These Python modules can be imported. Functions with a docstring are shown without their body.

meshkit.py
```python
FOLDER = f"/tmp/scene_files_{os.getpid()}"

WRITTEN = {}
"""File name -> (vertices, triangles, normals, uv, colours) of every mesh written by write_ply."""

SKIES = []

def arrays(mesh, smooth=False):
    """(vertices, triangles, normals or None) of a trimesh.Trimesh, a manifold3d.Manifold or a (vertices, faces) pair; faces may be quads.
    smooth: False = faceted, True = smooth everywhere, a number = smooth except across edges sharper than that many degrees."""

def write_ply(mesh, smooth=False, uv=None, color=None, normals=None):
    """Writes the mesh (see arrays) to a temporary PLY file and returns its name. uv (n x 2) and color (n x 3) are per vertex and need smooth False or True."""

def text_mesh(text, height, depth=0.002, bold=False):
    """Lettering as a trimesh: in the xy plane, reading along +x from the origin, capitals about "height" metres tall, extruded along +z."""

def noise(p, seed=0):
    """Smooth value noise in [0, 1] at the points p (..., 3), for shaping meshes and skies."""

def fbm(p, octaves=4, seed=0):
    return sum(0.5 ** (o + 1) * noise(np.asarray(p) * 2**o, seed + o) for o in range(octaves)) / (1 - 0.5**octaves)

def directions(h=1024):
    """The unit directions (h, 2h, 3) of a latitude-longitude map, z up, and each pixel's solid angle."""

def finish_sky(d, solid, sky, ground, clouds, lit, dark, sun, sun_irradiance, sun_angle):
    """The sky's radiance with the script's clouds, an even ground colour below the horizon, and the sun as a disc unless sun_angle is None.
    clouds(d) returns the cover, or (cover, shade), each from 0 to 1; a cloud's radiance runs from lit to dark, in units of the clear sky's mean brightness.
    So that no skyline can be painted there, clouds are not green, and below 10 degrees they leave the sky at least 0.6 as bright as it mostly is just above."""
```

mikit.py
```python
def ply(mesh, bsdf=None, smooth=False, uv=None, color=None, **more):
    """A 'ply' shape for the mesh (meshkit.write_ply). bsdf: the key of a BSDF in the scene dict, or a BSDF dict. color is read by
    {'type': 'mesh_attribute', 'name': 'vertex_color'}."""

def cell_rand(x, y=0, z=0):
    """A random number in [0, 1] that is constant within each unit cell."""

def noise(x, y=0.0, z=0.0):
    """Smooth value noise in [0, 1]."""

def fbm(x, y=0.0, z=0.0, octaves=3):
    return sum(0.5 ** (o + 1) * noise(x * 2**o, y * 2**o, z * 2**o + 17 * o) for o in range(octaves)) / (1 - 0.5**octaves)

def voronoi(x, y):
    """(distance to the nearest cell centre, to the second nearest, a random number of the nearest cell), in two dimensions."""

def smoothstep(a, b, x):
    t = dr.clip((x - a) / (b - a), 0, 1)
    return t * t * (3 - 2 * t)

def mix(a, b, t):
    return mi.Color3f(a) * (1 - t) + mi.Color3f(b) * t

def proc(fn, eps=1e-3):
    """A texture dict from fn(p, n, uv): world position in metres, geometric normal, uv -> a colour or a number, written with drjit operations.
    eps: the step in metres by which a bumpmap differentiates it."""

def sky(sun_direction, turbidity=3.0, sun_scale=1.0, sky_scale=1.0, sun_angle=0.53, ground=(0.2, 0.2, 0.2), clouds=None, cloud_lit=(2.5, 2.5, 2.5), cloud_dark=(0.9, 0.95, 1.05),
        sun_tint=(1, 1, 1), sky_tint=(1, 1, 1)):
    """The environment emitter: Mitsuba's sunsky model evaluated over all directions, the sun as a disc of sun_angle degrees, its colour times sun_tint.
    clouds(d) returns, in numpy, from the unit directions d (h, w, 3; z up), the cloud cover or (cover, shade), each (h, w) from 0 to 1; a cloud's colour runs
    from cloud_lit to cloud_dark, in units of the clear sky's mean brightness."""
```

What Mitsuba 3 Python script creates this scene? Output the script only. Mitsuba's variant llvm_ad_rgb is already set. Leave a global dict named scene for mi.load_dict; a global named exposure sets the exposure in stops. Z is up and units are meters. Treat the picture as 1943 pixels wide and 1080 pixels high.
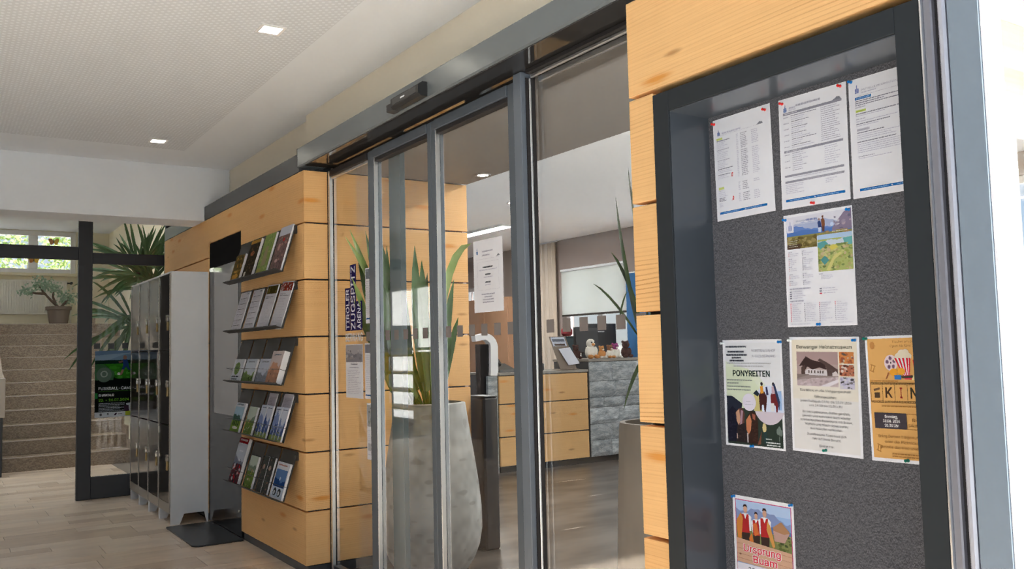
import math, random
import numpy as np
import trimesh
import manifold3d as m3
import drjit as dr
import mitsuba as mi
import mikit, meshkit
from shapely.geometry import Polygon, Point, box as sbox

T = mi.ScalarTransform4f
scene, labels = {}, {}
exposure = 0.0
H = 1.225                                     # camera height
# x runs into the reception (right), y along the glass front (away), z up


def lin(*c):
    c = np.array(c, float) / 255
    return [float(v) for v in np.where(c <= 0.04045, c / 12.92, ((c + 0.055) / 1.055) ** 2.4)]


# ------------------------------------------------------------------ camera
yaw, pitch, roll = np.radians([33.509, 4.145, -1.384])
fwd = np.array([np.sin(yaw) * np.cos(pitch), np.cos(yaw) * np.cos(pitch), np.sin(pitch)])
rgt = np.array([np.cos(yaw), -np.sin(yaw), 0])
upv = np.cross(rgt, fwd)
upv = -np.sin(roll) * rgt + np.cos(roll) * upv
eye = np.array([0.0, 0.0, H])
scene['camera'] = dict(type='perspective', fov=math.degrees(2 * math.atan(971.5 / 1664.59)), fov_axis='x', near_clip=0.05, far_clip=500,
                       to_world=T().look_at(origin=eye.tolist(), target=(eye + fwd).tolist(), up=upv.tolist()))


# ------------------------------------------------------------------ sky, sun
def clouds(d):
    n = meshkit.fbm(d * 3.0 + 7, 4, 3)
    return np.clip((n - 0.35) * 3.0, 0, 1) * 0.5


scene['sky'] = mikit.sky((0.10, -0.77, 0.63), turbidity=3.5, sun_scale=3.4, sky_scale=1.0, sun_angle=1.5, ground=(0.4, 0.4, 0.38), clouds=clouds,
                         cloud_lit=(2.3, 2.3, 2.3), cloud_dark=(1.4, 1.43, 1.5), sun_tint=(0.79, 0.97, 1.28))
exposure = 1.9

# ------------------------------------------------------------------ materials
rng = random.Random(7)


def mat(name, **d):
    scene['mat_' + name] = d
    return 'mat_' + name


def rgb(c):
    return {'type': 'rgb', 'value': list(c)}


def pr(name, col, rough=0.5, **kw):
    return mat(name, type='twosided', bsdf=dict(type='principled', base_color=rgb(col) if not isinstance(col, dict) else col, roughness=rough, **kw))


def wood_fn(light, dark, knot, period=0.3225, z0=0.027):
    def fn(p, n, uv):
        along = p.x + p.y
        row = dr.floor((p.z - z0) / period)
        r = mikit.cell_rand(row, 3, 5)
        L = along + 17.0 * r
        A = p.z
        warp = mikit.fbm(L * 0.9, A * 6.0, row * 3.7)
        bend = mikit.noise(L * 0.45, A * 2.2 + row * 5.1, 9.0)
        ring = A * 88.0 + 3.6 * warp + 9.0 * bend
        f = ring - dr.floor(ring)
        line = mikit.smoothstep(0.58, 0.90, f) * (1 - mikit.smoothstep(0.92, 1.0, f)) * (0.4 + 0.9 * mikit.noise(L * 1.1, dr.floor(ring), row))
        fine = mikit.noise(L * 5.0, A * 420.0, row)
        tone = mikit.noise(L * 0.55, row * 11.3, A * 1.5)
        dens = mikit.smoothstep(0.42, 0.85, mikit.noise(L * 0.3, A * 5.0, row * 2.3))
        c = mikit.mix(light, dark, (0.14 + 0.46 * dens) * line + 0.15 * fine + 0.42 * (tone - 0.35))
        k1, k2, kr = mikit.voronoi(L * 1.6 + 3.0, A * 6.4 + row * 1.7)
        kk = (1 - mikit.smoothstep(0.03, 0.10, k1 + 0.03 * warp)) * mikit.smoothstep(0.52, 0.56, kr)
        c = mikit.mix(c, knot, 0.6 * kk)
        r1, r2, rr = mikit.voronoi(L * 2.0 + 11.0, A * 8.0 + row * 3.1)
        resin = (1 - mikit.smoothstep(0.06, 0.20, r1 + 0.06 * fine)) * mikit.smoothstep(0.68, 0.72, rr)
        return mikit.mix(c, (0.62, 0.24, 0.03), 0.8 * resin)
    return mikit.proc(fn)


WOOD = pr('spruce_wood', wood_fn((0.80, 0.50, 0.232), (0.47, 0.21, 0.055), (0.36, 0.15, 0.04)), 0.62, specular=0.12)
DESKWOOD = pr('desk_wood', wood_fn((0.70, 0.43, 0.19), (0.45, 0.22, 0.07), (0.25, 0.10, 0.03)), 0.45, specular=0.35)
ANTH = pr('anthracite_paint', (0.048, 0.052, 0.058), 0.42, specular=0.5)
BOARDFRAME = pr('board_frame_paint', (0.024, 0.029, 0.034), 0.6, specular=0.18)
ANTH_GLOSS = pr('anthracite_gloss', (0.135, 0.158, 0.172), 0.27, specular=0.6)
FRAMEBLUE = pr('blue_grey_aluminium', (0.075, 0.095, 0.120), 0.35, specular=0.5)
POSTBLUE = pr('blue_grey_post', (0.20, 0.25, 0.31), 0.4, specular=0.5)
NAVY = pr('dark_navy_frame', (0.030, 0.034, 0.042), 0.5)
ALU = pr('brushed_aluminium', (0.75, 0.77, 0.78), 0.28, metallic=0.9)
LILAC_ALU = pr('anodised_profile', (0.22, 0.22, 0.255), 0.38, metallic=0.3)
RUBBER = pr('black_rubber', (0.015, 0.014, 0.016), 0.6)
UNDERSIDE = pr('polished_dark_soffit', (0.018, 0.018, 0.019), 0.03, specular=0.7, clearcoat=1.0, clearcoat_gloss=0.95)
BLACKGLASS = pr('black_glass', (0.006, 0.006, 0.007), 0.02, specular=0.5)
SCREEN = pr('grey_display', (0.30, 0.31, 0.33), 0.06, specular=0.5)
WHITE = pr('white_paint', (0.73, 0.765, 0.81), 0.7, specular=0.2)
CREAM = pr('cream_paint', (0.76, 0.71, 0.60), 0.75, specular=0.2)
HALLCREAM = pr('hall_cream_paint', (0.78, 0.73, 0.56), 0.75, specular=0.2)
WHITEGLOSS = pr('white_lacquer', (0.82, 0.82, 0.82), 0.25)
TAUPE = pr('taupe_wall', (0.30, 0.25, 0.235), 0.75)
BEIGE = pr('beige_curtain', (0.56, 0.48, 0.40), 0.8)
ORANGEWOOD = pr('orange_wood_panel', (0.40, 0.22, 0.13), 0.5)
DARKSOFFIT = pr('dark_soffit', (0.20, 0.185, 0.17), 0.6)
LOCKGREY = pr('locker_grey', (0.66, 0.69, 0.73), 0.4)
LOCKTAUPE = pr('locker_front_edge', (0.30, 0.28, 0.25), 0.35)
LOCKDOOR = pr('locker_smoked_glass', (0.022, 0.019, 0.016), 0.04, specular=0.55)
CHROME = pr('chrome', (0.85, 0.83, 0.78), 0.12, metallic=1.0)
BRASS = pr('brass', (0.70, 0.55, 0.28), 0.2, metallic=1.0)
MATBLACK = pr('black_steel_plate', (0.022, 0.025, 0.028), 0.3)
RACKGREY = pr('rack_grey_steel', (0.036, 0.034, 0.032), 0.6, specular=0.3)
PAPER = pr('paper', (0.67, 0.69, 0.76), 0.8, specular=0.1)
PAGES = pr('page_block', (0.78, 0.79, 0.82), 0.85, specular=0.1)
BLACKPLASTIC = pr('black_plastic', (0.018, 0.02, 0.022), 0.35)
SENSORGREY = pr('sensor_window', (0.05, 0.053, 0.055), 0.1)
TEALSTILE = pr('teal_grey_stile', (0.105, 0.15, 0.165), 0.3)
STICKER = pr('frosted_sticker', (0.17, 0.152, 0.15), 0.8)
RED = pr('red_plastic', (0.65, 0.02, 0.02), 0.25)
BLUE = pr('blue_plastic', (0.0, 0.16, 0.50), 0.25)
GREEN = pr('green_plastic', (0.0, 0.16, 0.12), 0.25)
SOIL = pr('potting_soil', (0.035, 0.025, 0.018), 0.9)
PLASTICTAUPE = pr('taupe_plastic_pot', (0.19, 0.15, 0.12), 0.6)
TAUPEPLANTER = pr('taupe_planter', mikit.proc(lambda p, n, uv: mikit.mix((0.20, 0.18, 0.155), (0.29, 0.265, 0.235), mikit.fbm(p.x * 9, p.y * 9, p.z * 3))), 0.6)
RADIATOR = pr('radiator_enamel', (0.74, 0.72, 0.64), 0.4)
BARK = pr('bark', (0.13, 0.09, 0.06), 0.85)
YELLOW = pr('yellow_lacquer', (0.80, 0.55, 0.06), 0.4)
BLUEFABRIC = pr('blue_banner_cloth', (0.02, 0.13, 0.34), 0.7)
TEALGLASSY = pr('dark_teal_upholstery', (0.02, 0.05, 0.06), 0.6)
DARKRED = pr('dark_red_cloth', (0.20, 0.02, 0.03), 0.8)
PLUSHWHITE = pr('white_plush', (0.75, 0.72, 0.64), 0.95)
PLUSHORANGE = pr('orange_plush', (0.55, 0.25, 0.08), 0.95)
PLUSHBROWN = pr('brown_plush', (0.22, 0.10, 0.05), 0.95)
PLUSHDARK = pr('dark_brown_plush', (0.06, 0.025, 0.022), 0.95)
PLUSHPURPLE = pr('purple_plush', (0.28, 0.05, 0.18), 0.95)
CONCRETEOUT = pr('outdoor_paving', mikit.proc(lambda p, n, uv: mikit.mix((0.56, 0.56, 0.55), (0.68, 0.67, 0.65), mikit.fbm(p.x * 2, p.y * 2, 0))), 0.9)
OUTWHITE = pr('outdoor_render', (0.86, 0.85, 0.83), 0.9)
LARCH = pr('pale_larch', mikit.proc(lambda p, n, uv: mikit.mix((0.88, 0.81, 0.70), (0.80, 0.70, 0.56), mikit.fbm(p.x * 1.5, p.y * 60, p.z * 60))), 0.6)
LITEND = pr('lit_end_white', (0.86, 0.86, 0.90), 0.5)
PETAL = pr('geranium_petal', (0.75, 0.10, 0.16), 0.6)
TREELEAF = mat('tree_leaf', type='twosided', bsdf=dict(type='diffuse', reflectance=mikit.proc(
    lambda p, n, uv: mikit.mix((0.22, 0.36, 0.08), (0.62, 0.74, 0.34), mikit.fbm(p.x * 3, p.y * 3, p.z * 3)))))
LEAF = pr('yucca_leaf', mikit.proc(lambda p, n, uv: mikit.mix((0.035, 0.085, 0.025), (0.075, 0.16, 0.05), mikit.fbm(p.x * 6, p.y * 6, p.z * 6))), 0.45)
LEAF2 = pr('broad_leaf', mikit.proc(lambda p, n, uv: mikit.mix((0.016, 0.058, 0.009), (0.058, 0.155, 0.025), mikit.fbm(p.x * 9, p.y * 9, p.z * 5))), 0.4)
LEAF3 = pr('pale_leaf', mikit.proc(lambda p, n, uv: mikit.mix((0.20, 0.32, 0.08), (0.34, 0.44, 0.14), mikit.fbm(p.x * 9, p.y * 9, p.z * 5))), 0.45)
LEAF4 = pr('dark_blade', mikit.proc(lambda p, n, uv: mikit.mix((0.03, 0.075, 0.03), (0.085, 0.15, 0.05), mikit.fbm(p.x * 9, p.y * 9, p.z * 9))), 0.35)
JADE = pr('jade_leaf', mikit.proc(lambda p, n, uv: mikit.mix((0.13, 0.27, 0.14), (0.50, 0.60, 0.48), mikit.noise(p.x * 45, p.y * 45, p.z * 45))), 0.35)
PRINT = mat('print', type='twosided', bsdf=dict(type='diffuse', reflectance={'type': 'mesh_attribute', 'name': 'vertex_color'}))
PANE = mat('window_glass', type='thindielectric', int_ior=1.5)
CLEAR = mat('clear_acrylic', type='thindielectric', int_ior=1.45)


def felt_fn(p, n, uv):
    a = mikit.noise(p.x * 760, p.y * 760, p.z * 760)
    b = mikit.noise(p.x * 330, p.y * 330, p.z * 330)
    return mikit.mix((0.040, 0.042, 0.050), (0.185, 0.188, 0.212), mikit.smoothstep(0.2, 0.95, 0.6 * a + 0.4 * b))


FELT = pr('grey_felt', mikit.proc(felt_fn), 0.95, specular=0.1)


def perf_fn(p, n, uv):
    gx, gy = p.x / 0.021, p.y / 0.036
    gy2 = gy + 0.5 * (dr.floor(gx) - 2 * dr.floor(dr.floor(gx) * 0.5))
    dx, dy = gx - dr.floor(gx) - 0.5, gy2 - dr.floor(gy2) - 0.5
    d = dr.sqrt(dx * dx + dy * dy * 2.0)
    return mikit.mix((0.735, 0.77, 0.815), (0.62, 0.65, 0.69), mikit.smoothstep(0.22, 0.42, d))


PERF = pr('perforated_plasterboard', mikit.proc(perf_fn), 0.8, specular=0.1)


def granite_fn(p, n, uv):
    a = mikit.noise(p.x * 70, p.y * 70, p.z * 70)
    b = mikit.noise(p.x * 190 + 9, p.y * 190, p.z * 190)
    c = mikit.fbm(p.x * 2, p.y * 2, p.z * 2)
    base = mikit.mix((0.20, 0.158, 0.12), (0.42, 0.34, 0.265), mikit.smoothstep(0.25, 0.8, 0.55 * a + 0.45 * b))
    return mikit.mix(base, (0.29, 0.215, 0.15), 0.5 * c)


GRANITE = pr('brown_granite', mikit.proc(granite_fn), 0.45)
PALEGRANITE = pr('pale_granite', (0.46, 0.40, 0.34), 0.3)  # pale tone paints the step edge glints; also colours the parapet end block


def stone_fn(p, n, uv):
    a = mikit.fbm(p.x * 14, p.y * 14, p.z * 26)
    b = mikit.noise(p.x * 60, p.y * 60, p.z * 90)
    return mikit.mix((0.20, 0.225, 0.24), (0.44, 0.465, 0.475), mikit.smoothstep(0.25, 0.8, 0.7 * a + 0.3 * b))


STONE = pr('grey_split_stone', mikit.proc(stone_fn), 0.75)
STONE2 = pr('pale_split_stone', mikit.proc(lambda p, n, uv: stone_fn(p, n, uv) * 1.25), 0.75)


def concrete_fn(p, n, uv):
    a = mikit.fbm(p.x * 6 + 3, p.y * 6, p.z * 5)
    b = mikit.noise(p.x * 30, p.y * 30, p.z * 22)
    s = mikit.smoothstep(0.72, 0.86, mikit.noise(p.x * 16, p.y * 16, p.z * 30))
    c = mikit.mix((0.27, 0.28, 0.27), (0.45, 0.465, 0.455), mikit.smoothstep(0.25, 0.75, 0.75 * a + 0.25 * b))
    return mikit.mix(c, (0.17, 0.165, 0.15), 0.45 * s)


CONCRETE = pr('cast_concrete', mikit.proc(concrete_fn), 0.7)


def slate_fn(p, n, uv):
    a = mikit.fbm(p.x * 1.6, p.y * 4.5, 3.0, 4)
    b = mikit.fbm(p.x * 2.0, p.y * 5.0, 4.0)
    w = mikit.smoothstep(0.76, 0.84, mikit.noise(p.x * 2.2 + 5, p.y * 17.0, 1.5)) * mikit.smoothstep(0.5, 0.7, mikit.noise(p.x * 5, p.y * 60, 2))
    c = mikit.mix((0.035, 0.032, 0.030), (0.10, 0.091, 0.082), mikit.smoothstep(0.25, 0.8, 0.6 * a + 0.4 * b))
    return mikit.mix(c, (0.42, 0.40, 0.38), 0.8 * w)


SLATE = pr('dark_slate_floor', mikit.proc(slate_fn), 0.28, specular=0.5)
GROUT = pr('tile_grout', (0.20, 0.17, 0.14), 0.8)


def tile_mat(name, c, k):
    def fn(p, n, uv):
        a = mikit.fbm(p.x * 4 + k, p.y * 14, k)
        return mikit.mix([v * 0.86 for v in c], [v * 1.12 for v in c], a)
    return pr(name, mikit.proc(fn), 0.27, specular=0.8)


TILES = [tile_mat('floor_tile_a', (0.60, 0.49, 0.385), 1.5), tile_mat('floor_tile_b', (0.65, 0.54, 0.43), 4.1), tile_mat('floor_tile_c', (0.52, 0.415, 0.32), 7.7),
         tile_mat('floor_tile_d', (0.62, 0.52, 0.42), 9.3)]


def lamp(w, col=(1, 0.95, 0.85)):
    return {'type': 'area', 'radiance': rgb([w * c for c in col])}


# ------------------------------------------------------------------ mesh helpers
def bx(x0, x1, y0, y1, z0, z1, bev=0.0):
    x0, x1, y0, y1, z0, z1 = min(x0, x1), max(x0, x1), min(y0, y1), max(y0, y1), min(z0, z1), max(z0, z1)
    if bev <= 0:
        m = trimesh.creation.box(extents=(x1 - x0, y1 - y0, z1 - z0))
        m.apply_translation(((x0 + x1) / 2, (y0 + y1) / 2, (z0 + z1) / 2))
        return m
    b = min(bev, (x1 - x0) * 0.45, (y1 - y0) * 0.45, (z1 - z0) * 0.45)
    pts = []
    for X, sx in ((x0, 1), (x1, -1)):
        for Y, sy in ((y0, 1), (y1, -1)):
            for Z, sz in ((z0, 1), (z1, -1)):
                pts += [(X, Y + sy * b, Z + sz * b), (X + sx * b, Y, Z + sz * b), (X + sx * b, Y + sy * b, Z)]
    return trimesh.convex.convex_hull(np.array(pts))


def cat(*ms):
    return trimesh.util.concatenate(list(ms))


def man(mesh):
    return m3.Manifold(m3.Mesh(np.asarray(mesh.vertices, np.float32), np.asarray(mesh.faces, np.uint32)))


def union(*ms):
    r = man(ms[0])
    for m in ms[1:]:
        r = r + man(m)
    return r


def tube(pts, r, sides=8):
    pts = np.asarray(pts, float)
    r = np.broadcast_to(np.asarray(r, float), (len(pts),))
    t = np.gradient(pts, axis=0)
    t /= np.linalg.norm(t, axis=1, keepdims=True)
    ref = np.array([0, 0, 1.0]) if abs(t[:, 2]).mean() < 0.8 else np.array([1.0, 0, 0])
    a = np.cross(t, ref)
    a /= np.linalg.norm(a, axis=1, keepdims=True)
    b = np.cross(t, a)
    ang = np.arange(sides) * 2 * np.pi / sides
    v = (pts[:, None] + r[:, None, None] * (np.cos(ang)[None, :, None] * a[:, None] + np.sin(ang)[None, :, None] * b[:, None])).reshape(-1, 3)
    f = []
    n = len(pts)
    for i in range(n - 1):
        for j in range(sides):
            p, q = i * sides + j, i * sides + (j + 1) % sides
            f += [(p, q, q + sides), (p, q + sides, p + sides)]
    for j in range(1, sides - 1):
        f += [(0, j + 1, j), ((n - 1) * sides, (n - 1) * sides + j, (n - 1) * sides + j + 1)]
    m = trimesh.Trimesh(v, f, process=False)
    m.fix_normals()
    return m


def lathe(profile, cx, cy, sections=40, z=0.0):
    m = trimesh.creation.revolve(np.array(profile, float), sections=sections)
    m.apply_translation((cx, cy, z))
    return m


def quad(p0, p1, p2, p3):
    return (np.array([p0, p1, p2, p3], float), np.array([[0, 1, 2, 3]]))


def blade(pts, widths, normal=(0, -1, 0), fold=0.15):
    """A sword leaf along the polyline: two strips that meet in a shallow keel."""
    pts = np.asarray(pts, float)
    n = 7
    s = np.linspace(0, 1, len(pts))
    u = np.linspace(0, 1, n)
    # smooth the polyline with a Bernstein blend when it has three points
    if len(pts) == 3:
        c = 2 * pts[1] - 0.5 * (pts[0] + pts[2])
        P = ((1 - u) ** 2)[:, None] * pts[0] + (2 * u * (1 - u))[:, None] * c + (u ** 2)[:, None] * pts[2]
    else:
        P = np.stack([np.interp(u, s, pts[:, k]) for k in range(3)], 1)
    t = np.gradient(P, axis=0)
    t /= np.linalg.norm(t, axis=1, keepdims=True)
    side = np.cross(t, np.asarray(normal, float))
    side /= np.linalg.norm(side, axis=1, keepdims=True) + 1e-9
    nn = np.cross(side, t)
    w = np.interp(u, np.linspace(0, 1, len(widths)), widths)
    w[-1] = 0.0012
    v = np.concatenate([P - side * w[:, None] / 2, P - nn * (fold * w)[:, None], P + side * w[:, None] / 2])
    f = []
    for i in range(n - 1):
        f += [(i, i + 1, n + i + 1, n + i), (n + i, n + i + 1, 2 * n + i + 1, 2 * n + i)]
    return (v, np.array(f))


COUNT = {}


def fresh(name):
    k = COUNT.get(name, 0)
    COUNT[name] = k + 1
    return name if k == 0 else f'{name}_{k:03d}'


def thing(name, label, category, group=None, kind=None):
    key = fresh(name)
    labels[key] = dict(label=label, category=category)
    if group:
        labels[key]['group'] = group
    if kind:
        labels[key]['kind'] = kind
    return key


def struct(name, label=None, category=None):
    key = fresh(name)
    labels[key] = {'kind': 'structure'}
    if label:
        labels[key]['label'] = label
    if category:
        labels[key]['category'] = category
    return key


def put(key, mesh, m, smooth=False, **kw):
    scene[key] = mikit.ply(mesh, m, smooth=smooth, **kw)
    return key


def part(parent, name, mesh, m, smooth=False, label=None, kind=None, **kw):
    key = fresh(parent + '__' + name)
    scene[key] = mikit.ply(mesh, m, smooth=smooth, **kw)
    if label or kind:
        labels[key] = {}
        if label:
            labels[key]['label'] = label
        if kind:
            labels[key]['kind'] = kind
    return key


# ------------------------------------------------------------------ flat print (posters, notices, covers): coloured shapes in millimetres
_TXT = {}


def text2d(s, bold):
    if (s, bold) not in _TXT:
        m = meshkit.text_mesh(s, 1.0, depth=0.1, bold=bold)
        top = m.face_normals[:, 2] > 0.5
        f = m.faces[top]
        used, inv = np.unique(f, return_inverse=True)
        _TXT[(s, bold)] = (m.vertices[used][:, :2].copy(), inv.reshape(-1, 3))
    return _TXT[(s, bold)]


INK = np.array([0.84, 0.86, 0.94])            # ink lies on paper that is not pure white


class Print:
    def __init__(self, w, h, seed=1):
        self.w, self.h, self.k = w, h, 1
        self.v, self.f, self.c, self.l, self.n = [], [], [], [], 0
        self.r = random.Random(seed)

    def add(self, v, f, col, layer=None):
        v = np.asarray(v, float)
        f = np.asarray(f, int)
        e = v[f]
        area = (e[:, 1, 0] - e[:, 0, 0]) * (e[:, 2, 1] - e[:, 0, 1]) - (e[:, 1, 1] - e[:, 0, 1]) * (e[:, 2, 0] - e[:, 0, 0])
        f = np.where(area[:, None] > 0, f[:, ::-1], f)       # y runs down: the front must face the reader
        self.v.append(v)
        self.f.append(f + self.n)
        self.n += len(v)
        self.c.append(np.tile(np.array(lin(*col)) * INK, (len(v), 1)))
        if layer is None:
            layer = self.k
            self.k += 1
        self.l.append(np.full(len(v), layer))

    def poly(self, pts, col, layer=None):
        p = Polygon(pts).intersection(sbox(0, 0, self.w, self.h))
        for g in getattr(p, 'geoms', [p]):
            if g.geom_type == 'Polygon' and g.area > 1e-6:
                v, f = trimesh.creation.triangulate_polygon(g, engine='earcut')
                self.add(v, f, col, layer if layer is not None else self.k)
        if layer is None:
            self.k += 1

    def rect(self, x0, y0, x1, y1, col, layer=None):
        self.poly([(x0, y0), (x1, y0), (x1, y1), (x0, y1)], col, layer)

    def ell(self, cx, cy, rx, ry, col, n=20, layer=None):
        a = np.arange(n) * 2 * np.pi / n
        self.poly(np.stack([cx + rx * np.cos(a), cy + ry * np.sin(a)], 1), col, layer)

    def text(self, x, y, h, s, col, bold=False, align='l', width=None, slant=0.0):
        """y: the baseline; h: capital height; width: the line's full width."""
        v, f = text2d(s, bold)
        v = v * h
        wd = v[:, 0].max() - v[:, 0].min()
        v[:, 0] -= v[:, 0].min()
        if width:
            v[:, 0] *= width / wd
            wd = width
        v[:, 0] += slant * v[:, 1]
        x0 = x - (wd / 2 if align == 'c' else wd if align == 'r' else 0)
        self.add(np.stack([x0 + v[:, 0], y - v[:, 1]], 1), f, col, self.k + 1)

    def vtext(self, x, y, h, s, col, length, bold=True):
        """Lettering that reads upwards: x the baseline, y the lower end."""
        v, f = text2d(s, bold)
        v = v * h
        v[:, 0] -= v[:, 0].min()
        v[:, 0] *= length / v[:, 0].max()
        self.add(np.stack([x - v[:, 1], y - v[:, 0]], 1), f, col, self.k + 1)

    def greek(self, x, y, w, h, col, fill=1.0):
        """A line of print too small to read: word-long strokes."""
        at, end = x, x + w * fill
        while at < end - 1.5:
            ww = min(self.r.uniform(3, 11), end - at)
            self.add([(at, y), (at + ww, y), (at + ww, y + h), (at, y + h)], [(0, 1, 2), (0, 2, 3)], col, self.k + 1)
            at += ww + self.r.uniform(0.9, 1.6)

    def block(self, x, y, w, n, pitch, h, col, lo=0.5):
        for i in range(n):
            self.greek(x, y + i * pitch, w, h, col, self.r.uniform(lo, 1.0))

    def mountains(self, x0, y0, x1, y1, base, amp, col, n=9):
        xs = np.linspace(x0, x1, 4 * n)
        ph = [self.r.uniform(0, 6.3) for _ in range(4)]
        t = np.linspace(0, 1, 4 * n)
        ys = base - amp * (0.5 + 0.34 * np.sin(2.6 * t + ph[0]) + 0.17 * np.sin(7 * t + ph[1]) + 0.09 * np.sin(17 * t + ph[2]) + 0.06 * np.sin(n * 5 * t + ph[3]))
        self.poly([(x0, y1), *zip(xs, ys), (x1, y1)], col)

    def dabs(self, x0, y0, x1, y1, n, size, cols, layer=None):
        for i in range(n):
            cx, cy, s = self.r.uniform(x0, x1), self.r.uniform(y0, y1), size * self.r.uniform(0.5, 1.3)
            a = np.arange(6) * np.pi / 3 + self.r.random()
            rr = [s * self.r.uniform(0.6, 1.1) for _ in a]
            p = np.clip(np.stack([cx + rr * np.cos(a), cy + 0.7 * np.array(rr) * np.sin(a)], 1), [x0, y0], [x1, y1])
            self.add(np.vstack([p, [[cx, cy]]]), [(j, (j + 1) % 6, 6) for j in range(6)], self.r.choice(cols), self.k + 0.03 * i / max(n, 1) if layer is None else layer)
        self.k += 1

    def mesh(self, o, u, d, nrm, lift=0.0003):
        o, u, d, nrm = (np.asarray(a, float) for a in (o, u, d, nrm))
        v, l, c = np.vstack(self.v), np.concatenate(self.l), np.vstack(self.c)
        P = o + v[:, :1] * 1e-3 * u + v[:, 1:] * 1e-3 * d + (lift + l * 3.0e-5)[:, None] * nrm
        f = np.vstack(self.f)
        e = P[f]
        flip = (np.cross(e[:, 1] - e[:, 0], e[:, 2] - e[:, 0]) @ nrm) < 0
        f = np.where(flip[:, None], f[:, ::-1], f)
        return (P, f), c


def slab(o, u, d, nrm, w, h, t):
    """A thin sheet w x h (mm), thickness t (m), its front at o."""
    o, u, d, nrm = (np.asarray(a, float) for a in (o, u, d, nrm))
    P = [o + u * a * w * 1e-3 + d * b * h * 1e-3 - nrm * c * t for c in (0, 1) for a, b in ((0, 0), (1, 0), (1, 1), (0, 1))]
    m = trimesh.Trimesh(P, [(0, 1, 2), (0, 2, 3), (4, 6, 5), (4, 7, 6), (0, 4, 5), (0, 5, 1), (1, 5, 6), (1, 6, 2), (2, 6, 7), (2, 7, 3), (3, 7, 4), (3, 4, 0)], process=False)
    m.fix_normals()
    return m


def sheet(name, label, category, pr_, o, u, d, nrm, group=None, t=0.0004, mat_=None):
    key = thing(name, label, category, group)
    part(key, 'sheet', slab(o, u, d, nrm, pr_.w, pr_.h, t), mat_ or PAPER)
    m, c = pr_.mesh(o, u, d, nrm)
    part(key, 'print', m, PRINT, color=c)
    return key


# ================================================================== THE SETTING
JOINTS = [0.052] + [0.3495 + 0.3225 * k for k in range(6)] + [2.265]
XA, YC = 1.74, 4.74                            # face of the timber cladding, its corner

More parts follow.
